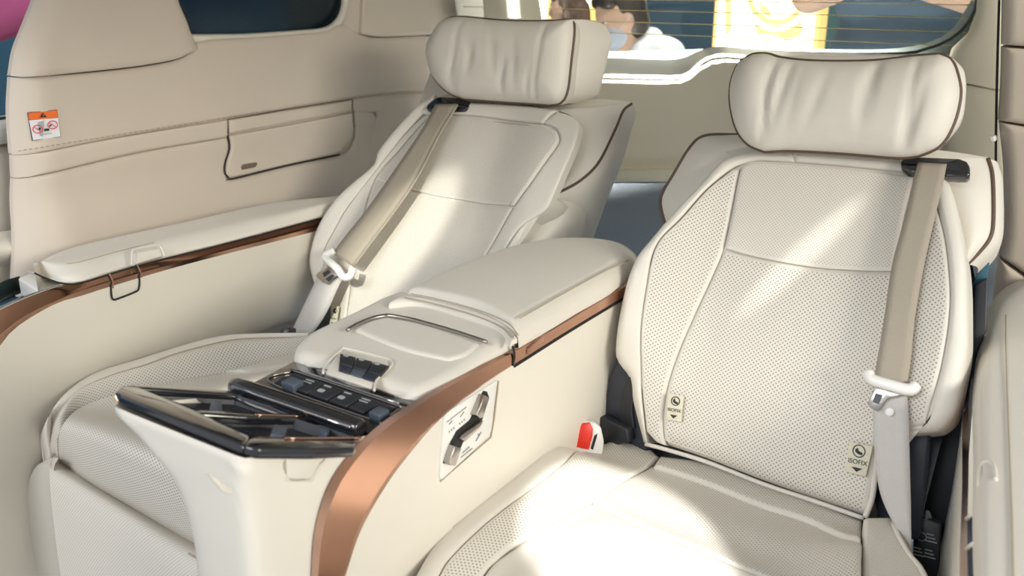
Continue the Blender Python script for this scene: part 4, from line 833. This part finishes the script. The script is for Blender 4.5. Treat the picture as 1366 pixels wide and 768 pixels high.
tray = prism('tray', TRF, [tu(*p) for p in [(185, 519), (200, 517), (341, 526), (465, 572), (345, 576), (326, 574)]], -.018, -.0145, 'piano', co, .0005, label='black lacquered tray with two pockets')
def bar(nm, pts, w0=-.012, w1=0, m='piano', bev=.003): return prism(nm, TRF, [tu(*p) for p in pts], w0, w1, m, tray, bev)
bar('tray_rim', [(154, 521), (159, 515.5), (180, 513), (188, 517), (262, 547), (335, 581.5), (326, 593), (318, 590), (240, 559), (160, 527)])
bar('tray_rim', [(326, 593), (335, 581.5), (470, 581.5), (482, 583), (474, 596), (420, 598), (345, 597)])
bar('tray_rim', [(162, 515), (180, 512.5), (250, 517), (341, 522.5), (341, 527), (250, 521.5), (186, 517.5)], -.008, 0, 'piano', .0015)
bar('pocket_divider', [(258, 547), (268, 546), (398, 551), (416, 556), (330, 555), (268, 550.5)], -.010, -.001, 'piano', .001)
for pts in ([(184, 516), (341, 526), (400, 551.5), (264, 547)], [(266, 550), (414, 556), (482, 582), (336, 582)]):
    top_ = [TRF.p(*tu(*p), -.002) for p in pts]; c_ = sum(top_) / 4; bot_ = [c_ + (p - c_) * .95 - TRF.n * .012 for p in top_]
    loft('tray_pocket', [top_, bot_], 'black', tray, n=4, k=2, closed=True, crv=False, sm=False)
    pydata('pocket_floor', bot_, [(0, 1, 2, 3)], 'black', tray, False)
tube('tray_glint', [TRF.P(x, y, -.004) for x, y in [(157, 524), (165, 529), (172, 532)]], .0025, 'chrome', tray, n=12)  # chrome slivers added as glints on the lacquered rim
tube('tray_glint', [TRF.P(x, y, -.005) for x, y in [(205, 546), (225, 554), (262, 568)]], .0016, 'chrome', tray, n=12)
tube('pocket_lip', [TRF.P(x, y, .000) for x, y in [(340, 553), (404, 555)]], .0012, 'copper_edge', tray, n=8)
tube('pocket_lip', [TRF.P(x, y, .001) for x, y in [(380, 584.5), (430, 584.5), (482, 584)]], .0014, 'copper_edge', tray, n=8)
M['greytab'] = mat('blue grey rubber tab', (.07, .09, .12), .5, noise=.1)
for pts in ([(280, 543), (283, 531), (296, 533), (297, 541), (290, 547)], [(361, 577), (367, 564), (384, 568), (379, 580)], [(426, 570), (432, 566), (441, 570), (436, 576)]):
    prism('pocket_tab', TRF, [tu(*p) for p in pts], -.013, -.001, 'greytab', tray, .0015)
for pts in ([(346, 531), (386, 549), (396, 550), (350, 528)], [(424, 560), (470, 580), (480, 580), (430, 558)]):
    prism('pocket_step', TRF, [tu(*p) for p in pts], -.013, -.004, 'greytab', tray, .001)
# hinge barrel
hg = loft('hinge_barrel', [[np.array([x, .705 + r * math.cos(a), .660 + r * math.sin(a)]) for a in np.linspace(0, 2 * math.pi, 13)[:-1]] for x, r in ((-.886, .006), (-.883, .0115), (-.78, .0125), (-.70, .0125), (-.677, .0115), (-.674, .006))], 'piano', co, n=20, k=4, closed=True, cap=True)
rim2 = tube('hinge_chrome', [np.array([-.88, .693, .666]), np.array([-.78, .692, .667]), np.array([-.68, .693, .666])], .0022, 'chrome', hg, n=6)
tube('hinge_chrome', [np.array([-.88, .688, .653]), np.array([-.68, .688, .653])], .003, 'chrome', hg, n=6)
# control deck with buttons
DK = Fr((CXR, .76, .653), (1, 0, 0), (0, 1, .10))
dk = prism('control_deck', DK, [(314, 522), (392, 481), (556, 531), (562, 536), (496, 580), (440, 562), (370, 538)], -.012, .0, 'piano', co, .002, pix=True, label='black control deck with seat buttons')
fr_ = [(361, 510), (389, 495.5), (396, 495.5), (531, 541), (533, 545), (509, 561), (503, 562)]
tube('deck_bezel', [DK.P(x, y, .001) for x, y in fr_], .0015, 'satin', dk, closed=True, n=60)
prism('button_bed', DK, [(366, 510), (391, 498), (527, 544), (504, 558)], -.001, .0012, 'black', dk, 0, pix=True)
tube('deck_chrome', [DK.P(x, y, .003) for x, y in [(391, 491), (440, 507), (500, 527), (532, 538)]], .0014, 'chrome', dk, n=10)
def between(t0, t1, a=.08, b=.92):
    A, B = np.array((366, 510)), np.array((391, 498)); C_, D = np.array((504, 558)), np.array((527, 544))
    e = lambda t, s: tuple((A * (1 - t) + C_ * t) * (1 - s) + (B * (1 - t) + D * t) * s)
    return [e(t0, a), e(t1, a), e(t1, b), e(t0, b)]
for i, (t0, t1) in enumerate(((.02, .14), (.16, .30), (.31, .49), (.51, .68), (.70, .85), (.87, .98))):
    if i in (0, 5):
        kb = prism('rocker_switch', DK, between(t0, t1, .2, .8), .001, .012, 'greytab', dk, .0015, pix=True)
    else:
        kb = prism('push_button', DK, between(t0, t1), .001, .005, 'black', dk, .001, pix=True)
        c = np.mean([DK.uv(*p) for p in between(t0, t1)], axis=0)
        if i in (1, 4):
            for dv in (.006, .001): prism('button_symbol', DK, [(c[0] - .007, c[1] + dv - .001), (c[0] + .007, c[1] + dv - .001), (c[0] + .007, c[1] + dv + .001), (c[0] - .007, c[1] + dv + .001)], .005, .0054, 'icon', kb)
        else:
            prism('button_symbol', DK, rrect(c[0] - .005, c[0] + .005, c[1] - .009, c[1] - .002, .002, 2), .005, .0054, 'icon', kb)
            prism('button_symbol', DK, [(c[0] - .006, c[1] + .005), (c[0] + .006, c[1] + .005), (c[0] + .006, c[1] + .0075), (c[0] - .006, c[1] + .0075)], .005, .0054, 'icon', kb)
# front lid (leather pad) with window for the three switches
LD = Fr((CXR, .9, .672), (1, 0, 0), (0, 1, .03))
def ldx(u, v): return 0
puff('front_lid', LD, [(431, 500), (398, 489), (392.5, 481), (396, 470), (412, 455), (440, 441), (470, 427), (505, 409), (530, 399)], [(499, 523), (548, 537.5), (566, 535), (606, 516), (642, 491), (668, 474), (684, 461), (690, 450), (684, 441)], 'leather', co,
     Bp=[(465, 512)], Tp=[(560, 399), (620, 416), (660, 428)], edge=(.014, .012), et=(.004, .002), el=(.02, .018), er=(.022, .016), skirt=.006, n=50, mm=50)
sf = tube('switch_frame', [LD.P(x, y, .0015) for x, y in [(431, 498), (432, 490), (438, 482), (455, 467), (462, 464.5), (516, 478), (523, 483), (521, 489), (503, 506), (499, 521)]], .0018, 'leather', co, n=50)
prism('switch_well', LD, [(435, 497), (438, 488), (452, 470), (461, 467), (517, 481), (519, 487), (500, 507), (496, 517)], -.002, .0015, 'hard', co, .0006, pix=True)
for k in range(3):
    a0, a1 = k / 3 + .01, (k + 1) / 3 - .01
    q = lambda a, t: tuple(np.array((453, 470.5)) * (1 - a) * t + np.array((520, 487.5)) * a * t + (np.array((451, 493)) * (1 - a) + np.array((499, 508)) * a) * (1 - t))
    swk = prism('lid_switch', LD, [q(a0, .42), q(a1, .42), q(a1, 1), q(a0, 1)], .001, .006, 'black', co, .0012, pix=True)
    prism('switch_face', LD, [q(a0, .0), q(a1, .0), q(a1, .44), q(a0, .44)], .0005, .004, 'navy' if k != 1 else 'greytab', swk, .0012, pix=True)
    cc = LD.uv(*q((a0 + a1) / 2, .72)); prism('switch_symbol', LD, rrect(cc[0] - .004, cc[0] + .004, cc[1] - .003, cc[1] + .003, .001, 2), .005, .0065, 'icon', swk)
# recessed leather mat with metal rail
mt_ = puff('lid_mat', LD, [(471, 441), (490, 431), (512, 424)], [(598, 482), (622, 475), (640, 460)], 'leather', co, Bp=[(535, 467)], Tp=[(560, 433), (600, 445)], edge=(.008, .004), w=.004, skirt=.01, n=30, mm=20)
tube('mat_rail', [LD.P(x, y, .007) for x, y in [(463, 440), (478, 432), (495, 425), (510, 421.5), (521, 421), (545, 425), (565, 430), (610, 443), (649, 456)]], .003, 'satin', co, n=60)
# rear lid
RL = Fr((CXR, 1.2, .690), (1, 0, 0), (0, 1, 0))
def rlx(u, v, s, t): return .006 * math.sin(math.pi * s)
puff('rear_lid', RL, [(541, 394), (600, 365), (660, 342), (700, 331), (735, 326)], [(692, 459), (725, 440), (770, 413), (815, 387), (848, 362)], 'leather', co, Bp=[(580, 402), (635, 418), (670, 434)], Tp=[(760, 326), (800, 329), (830, 335), (850, 346)],
     edge=(.02, .014), er=(.03, .028), eb=(.012, .012), skirt=.006, extra=rlx, n=44, mm=44)
puff('lid_collar', RL, [(518, 405), (541, 393)], [(681, 455), (690, 452)], 'leather', co, Bp=[(560, 408), (610, 421), (650, 434), (672, 446)], Tp=[(580, 401), (635, 417), (670, 433)], edge=(.006, .004), eb=(.012, .010), w=-.003, skirt=.006, n=44, mm=10)
tube('lid_stitch', [RL.P(x, y, -.0005) for x, y in [(540, 396.5), (580, 405), (635, 421), (668, 436), (684, 452)]], .001, 'stitch', co, n=40)
tube('lid_stitch', [RL.P(x, y, .003) for x, y in [(548, 391.5), (585, 399), (640, 414), (676, 430), (692, 447)]], .0008, 'stitch', co, n=40)
tube('lid_seam', [RL.P(x, y, .004) for x, y in [(694, 424), (740, 398), (800, 365), (838, 347)]], .0012, 'stitch', co, n=30)

# ================================================================== OUTSIDE: THE HALL
GZ = -.45
o = box('hall_floor', (-9, -5, GZ - .1), (6, 9, GZ), 'hallfloor', None, 0); tagit(o, 'grey exhibition hall floor outside the car', 'floor', kind='structure')
def panel(name, x0, x1, y0, y1, z1, m, label): o = box(name, (x0, y0, GZ), (x1, y1, z1), m, None, 0); tagit(o, label, 'wall', kind='structure'); return o
M['hallbright'] = mat('blue hall wall', (.06, .19, .30), .8, noise=.1, nscale=2)
panel('wall_hall_side', -9, -5.0, 6.4, 6.5, 3.2, 'hallbright', 'brighter blue hall wall seen through the dark side window')
panel('wall_hall_back', -5.0, PY(1040, 0, 6.4)[0], 6.4, 6.5, 3.2, 'hallblue', 'dark blue hall wall behind the rear window')
panel('wall_hall_right', PY(1040, 0, 6.4)[0], 6, 6.42, 6.52, 3.2, 'hallteal', 'dark teal hall wall behind the rear window')
panel('wall_hall_left', -8.6, -8.5, -5, 6.4, 3.2, 'hallbright', 'blue hall wall beyond the left windows')
def lightbox(pxs, Y, label, art):
    x0, x1 = PY(pxs[0], 20, Y)[0], PY(pxs[1], 20, Y)[0]; t = thing('light_box', label, 'light box', ((x0 + x1) / 2, Y + .05, GZ), 'backlit panels behind the tailgate')
    box('cabinet', (x0 - .02, Y + .005, GZ), (x1 + .02, Y + .14, 2.2), 'glowframe', t, .004)
    box('diffuser', (x0, Y - .005, GZ + .05), (x1, Y + .01, 2.16), 'glow', t, .002)
    fr = Fr((0, Y - .006, 0), (1, 0, 0), (0, 0, 1))
    for pts in art: prism('gold_print', fr, pts, 0, .003, 'gold', t, 0, pix=True)
    return t
_arc = [(1036 + 40 * math.cos(a), -8 + 42 * math.sin(a)) for a in np.linspace(-.3, math.pi + .3, 15)] + [(1036 + 33 * math.cos(a), -8 + 34 * math.sin(a)) for a in np.linspace(math.pi + .3, -.3, 15)]
lightbox((957, 1088), 4.6, 'large bright cream light box with gold print above the right headrest', [
    [(966, -40), (976, -40), (975, 40), (968, 48)], _arc,
    [(1006, 30), (1016, 38), (1030, 42), (1046, 41), (1060, 34), (1068, 26), (1070, 40), (1064, 50), (1046, 52), (1030, 46), (1010, 46)],
    [(1012, 4), (1022, 8), (1030, 18), (1024, 22), (1014, 16)]])
lightbox((715, 787), 4.9, 'bright cream light box behind the masked person', [[(731, -40), (738, -40), (736, 40), (730, 60)]])

# ---- people
def capsule(p0, r0, p1, r1, k=12):
    p0, p1 = np.array(p0, float), np.array(p1, float); ax = p1 - p0; L = np.linalg.norm(ax) + 1e-9; ax = ax / L
    a = np.cross(ax, [.31, .2, .9]); a /= np.linalg.norm(a); b = np.cross(ax, a); V, Fc = [], []; rows = []
    for th in np.linspace(-90, 0, 5): rows.append((p0 + ax * r0 * math.sin(math.radians(th)), max(r0 * math.cos(math.radians(th)), 1e-4)))
    for th in np.linspace(0, 90, 5): rows.append((p1 + ax * r1 * math.sin(math.radians(th)), max(r1 * math.cos(math.radians(th)), 1e-4)))
    for c, r in rows:
        for i in range(k): t = 2 * math.pi * i / k; V.append(c + r * (a * math.cos(t) + b * math.sin(t)))
    for j in range(len(rows) - 1):
        for i in range(k): i2 = (i + 1) % k; Fc.append((j * k + i, j * k + i2, (j + 1) * k + i2, (j + 1) * k + i))
    Fc += [tuple(range(k))[::-1], tuple(range((len(rows) - 1) * k, len(rows) * k))]
    return V, Fc
def ellip(c, r, k=14, cut=None):
    V, Fc = [], []; m_ = 10
    for j in range(m_ + 1):
        th = math.pi * j / m_ - math.pi / 2
        for i in range(k): t = 2 * math.pi * i / k; V.append(np.array(c) + np.array([r[0] * math.cos(th) * math.cos(t), r[1] * math.cos(th) * math.sin(t), r[2] * math.sin(th)]) * (1 if 0 < j < m_ else .999))
    for j in range(m_):
        for i in range(k): i2 = (i + 1) % k; Fc.append((j * k + i, j * k + i2, (j + 1) * k + i2, (j + 1) * k + i))
    return V, Fc
def blob(name, prims, m, parent, xf, voxel=.013, smooth=6, label=None):
    V, Fc = [], []
    for v, f in prims: o_ = len(V); V += list(v); Fc += [tuple(i + o_ for i in q) for q in f]
    me = bpy.data.meshes.new('tmp'); me.from_pydata([tuple(v) for v in V], [], Fc); t = bpy.data.objects.new('tmp', me); COL.objects.link(t)
    r = t.modifiers.new('r', 'REMESH'); r.mode = 'VOXEL'; r.voxel_size = voxel
    s_ = t.modifiers.new('s', 'SMOOTH'); s_.factor = .5; s_.iterations = smooth
    bpy.context.view_layer.update(); me2 = bpy.data.meshes.new_from_object(t.evaluated_get(bpy.context.evaluated_depsgraph_get())); bpy.data.objects.remove(t)
    me2.transform(xf); me2.name = name; return link(name, me2, m, parent, True, label)
def person(label, loc, ang, h, shirt, hair, hand_l, hand_r, elbow_l, elbow_r, hm='hair', trousers='shirtk', mask=False, nod=0, turn=0, long_hair=False, bare=False, drop=0):
    """standing figure: x to its left, y forward (local), joints in metres scaled by height"""
    S = h / 1.75; t = thing('person', label, 'person', loc)
    xf = Matrix.Translation(loc) @ Matrix.Rotation(ang, 4, 'Z') @ Matrix.Scale(S, 4)
    hx = Matrix.Translation((0, .015 + drop * .6, 1.50 - drop)) @ Matrix.Rotation(turn, 4, 'Z') @ Matrix.Rotation(-nod, 4, 'X')      # head joint
    def hd(prims): return [([np.array(hx @ Vector(v)) for v in V], f) for V, f in prims]
    head = hd([ellip((0, .02, .135), (.074, .094, .112)), ellip((0, .045, .075), (.056, .062, .070)), ellip((0, .075, .030), (.026, .024, .022)), capsule((0, .108, .125), .009, (0, .122, .095), .013),
               capsule((0, .098, .058), .014, (.018, .092, .06), .009), capsule((0, .098, .058), .014, (-.018, .092, .06), .009), capsule((-.04, .094, .148), .011, (.04, .094, .148), .011),
               ellip((.075, .01, .115), (.010, .02, .032)), ellip((-.075, .01, .115), (.010, .02, .032)), capsule((0, -.005, -.06), .055, (0, .01, .06), .052)])
    SH = {1: (.19, 0, 1.40), -1: (-.19, 0, 1.40)}; arms = []; sl = []; hands = []
    for sd, el, hnd in ((1, elbow_l, hand_l), (-1, elbow_r, hand_r)):
        el, hnd = np.array(el), np.array(hnd); arms += [capsule(SH[sd], .052, el, .041), capsule(el, .041, hnd, .028)]
        cut = el if not bare else (np.array(SH[sd]) * .25 + el * .75)
        sl += [capsule(SH[sd], .068, cut, .056)] + ([] if bare else [capsule(el, .054, el * .12 + hnd * .88, .040)])
        d = (hnd - el) / np.linalg.norm(hnd - el); sdv = np.cross(d, [0, 0, 1.]); sdv /= np.linalg.norm(sdv) + 1e-9; upv = np.cross(sdv, d)
        pc = hnd + d * .05; hands += [capsule(hnd, .026, pc, .030)]
        for q in range(4):
            kn = pc + upv * (.027 - .018 * q) + d * .03; L_ = (.040, .046, .043, .034)[q]; m1 = kn + d * L_ * .8 + sdv * .010; hands += [capsule(pc + upv * (.020 - .013 * q), .011, kn, .010), capsule(kn, .0098, m1, .009), capsule(m1, .009, m1 + d * L_ * .4 + sdv * .024, .008)]
        tb_ = hnd + d * .02 + upv * .028; hands += [capsule(hnd + d * .01, .014, tb_ + d * .01 + upv * .012, .012), capsule(tb_ + d * .01 + upv * .012, .011, tb_ + d * .05 + upv * .022, .009)]
    legs = [c for sd in (1, -1) for c in (capsule((sd * .095, 0, .92), .085, (sd * .10, .01, .50), .058), capsule((sd * .10, .01, .50), .056, (sd * .10, -.02, .09), .040), capsule((sd * .10, -.03, .045), .04, (sd * .115, .13, .03), .03))]
    torso = [capsule((-.10, 0, 1.36), .095, (.10, 0, 1.36), .095), capsule((-.07, .01, 1.22), .11, (.07, .01, 1.22), .11), capsule((-.05, 0, 1.05), .105, (.05, 0, 1.05), .105), capsule((-.07, 0, .93), .105, (.07, 0, .93), .105), capsule((-.15, 0, 1.40), .06, (.15, 0, 1.40), .06)]
    body = blob('body', head + arms + hands + torso + legs, 'skin', t, xf, .009, 4)
    big = [capsule((-.10, 0, 1.36), .108, (.10, 0, 1.36), .108), capsule((-.07, .012, 1.2), .128, (.07, .012, 1.2), .128), capsule((-.06, .005, 1.03), .125, (.06, .005, 1.03), .125), capsule((-.08, .005, .90), .128, (.08, .005, .90), .128), capsule((-.16, 0, 1.405), .07, (.16, 0, 1.405), .07), capsule((-.06, -.01, 1.455), .045, (.06, -.01, 1.455), .045)]
    blob('shirt', big + sl, shirt, t, xf, .011, 4)
    blob('trousers', [c for sd in (1, -1) for c in (capsule((sd * .095, 0, .90), .10, (sd * .10, .01, .50), .075), capsule((sd * .10, .01, .50), .074, (sd * .10, -.02, .12), .062))] + [capsule((-.08, 0, .90), .11, (.08, 0, .90), .11)], trousers, t, xf, .014, 4)
    for sd in (1, -1): blob('shoe', [capsule((sd * .10, -.05, .045), .046, (sd * .12, .14, .035), .036)], 'shirtk', t, xf, .012, 3)
    hp = [ellip((0, -.008, .158), (.083, .094, .10)), ellip((0, -.035, .10), (.078, .068, .085)), capsule((-.05, .075, .195), .028, (.05, .078, .192), .028)]
    if long_hair: hp += [capsule((0, -.06, .12), .07, (0, -.085, -.06), .06), capsule((0, -.085, -.06), .06, (0, -.09, -.2), .035), capsule((.062, .0, .15), .025, (.07, -.02, -.02), .028), capsule((-.062, .0, .15), .025, (-.07, -.02, -.02), .028)]
    blob('hair', hd(hp), hm, t, xf, .008, 5)
    for sd in (1, -1):
        e_ = blob('eye', hd([ellip((sd * .032, .092, .125), (.014, .012, .008), 10)]), 'whitep', t, xf, .003, 1)
        blob('iris', hd([ellip((sd * .032, .1005, .125), (.006, .005, .006), 8)]), 'hair', e_, xf, .002, 1)
    if mask:
        mk = blob('face_mask', hd([ellip((0, .058, .062), (.068, .066, .060)), capsule((0, .118, .098), .014, (0, .105, .05), .02)]), 'mask', t, xf, .008, 5)
        for sd in (1, -1): tube('ear_loop', [np.array(xf @ hx @ Vector(v)) for v in ((sd * .066, .06, .085), (sd * .078, .03, .112), (sd * .084, .0, .13))], .0016, 'mask', mk)
    return t
def feet(px_, py_, Y): p = PY(px_, py_, Y); return (p[0], p[1], GZ), p[2] - GZ
# head joint height is 1.50/1.75 of the figure; the face mask sits just above it
loc, z = feet(857, 40, 3.3)
person('person in white shirt and pale face mask outside the rear window', loc, math.radians(150), z * 1.75 / 1.485, 'shirtw', 'hair', (.26, .10, .86), (-.26, .10, .86), (.27, -.02, 1.12), (-.27, -.02, 1.12), mask=True, nod=.22, turn=-.15, drop=.08)
loc, z = feet(762, 18, 4.3)
person('person with brown hair in profile behind the masked person', loc, math.radians(100), z * 1.75 / 1.60, 'shirtk', 'hairb', (.25, .08, .86), (-.25, .08, .86), (.26, -.02, 1.12), (-.26, -.02, 1.12), hm='hairb', long_hair=True)
loc, z = feet(1240, -78, 2.95)
person('person in navy top with folded arms outside the right of the rear window', (loc[0], loc[1], GZ), math.radians(176), z * 1.75 / 1.27, 'shirtn', 'hair', (-.08, .19, 1.26), (.10, .215, 1.23), (.22, .07, 1.16), (-.21, .07, 1.14), bare=True)
p = PX(70, 40, -3.3)
person('person in magenta top reaching out beyond the left front window', (p[0], p[1] + .12, GZ), math.radians(-90), (p[2] - GZ) * 1.75 / 1.33, 'shirtp', 'hair', (.68, .10, 1.36), (-.24, .10, .86), (.43, .03, 1.33), (-.25, -.02, 1.12))
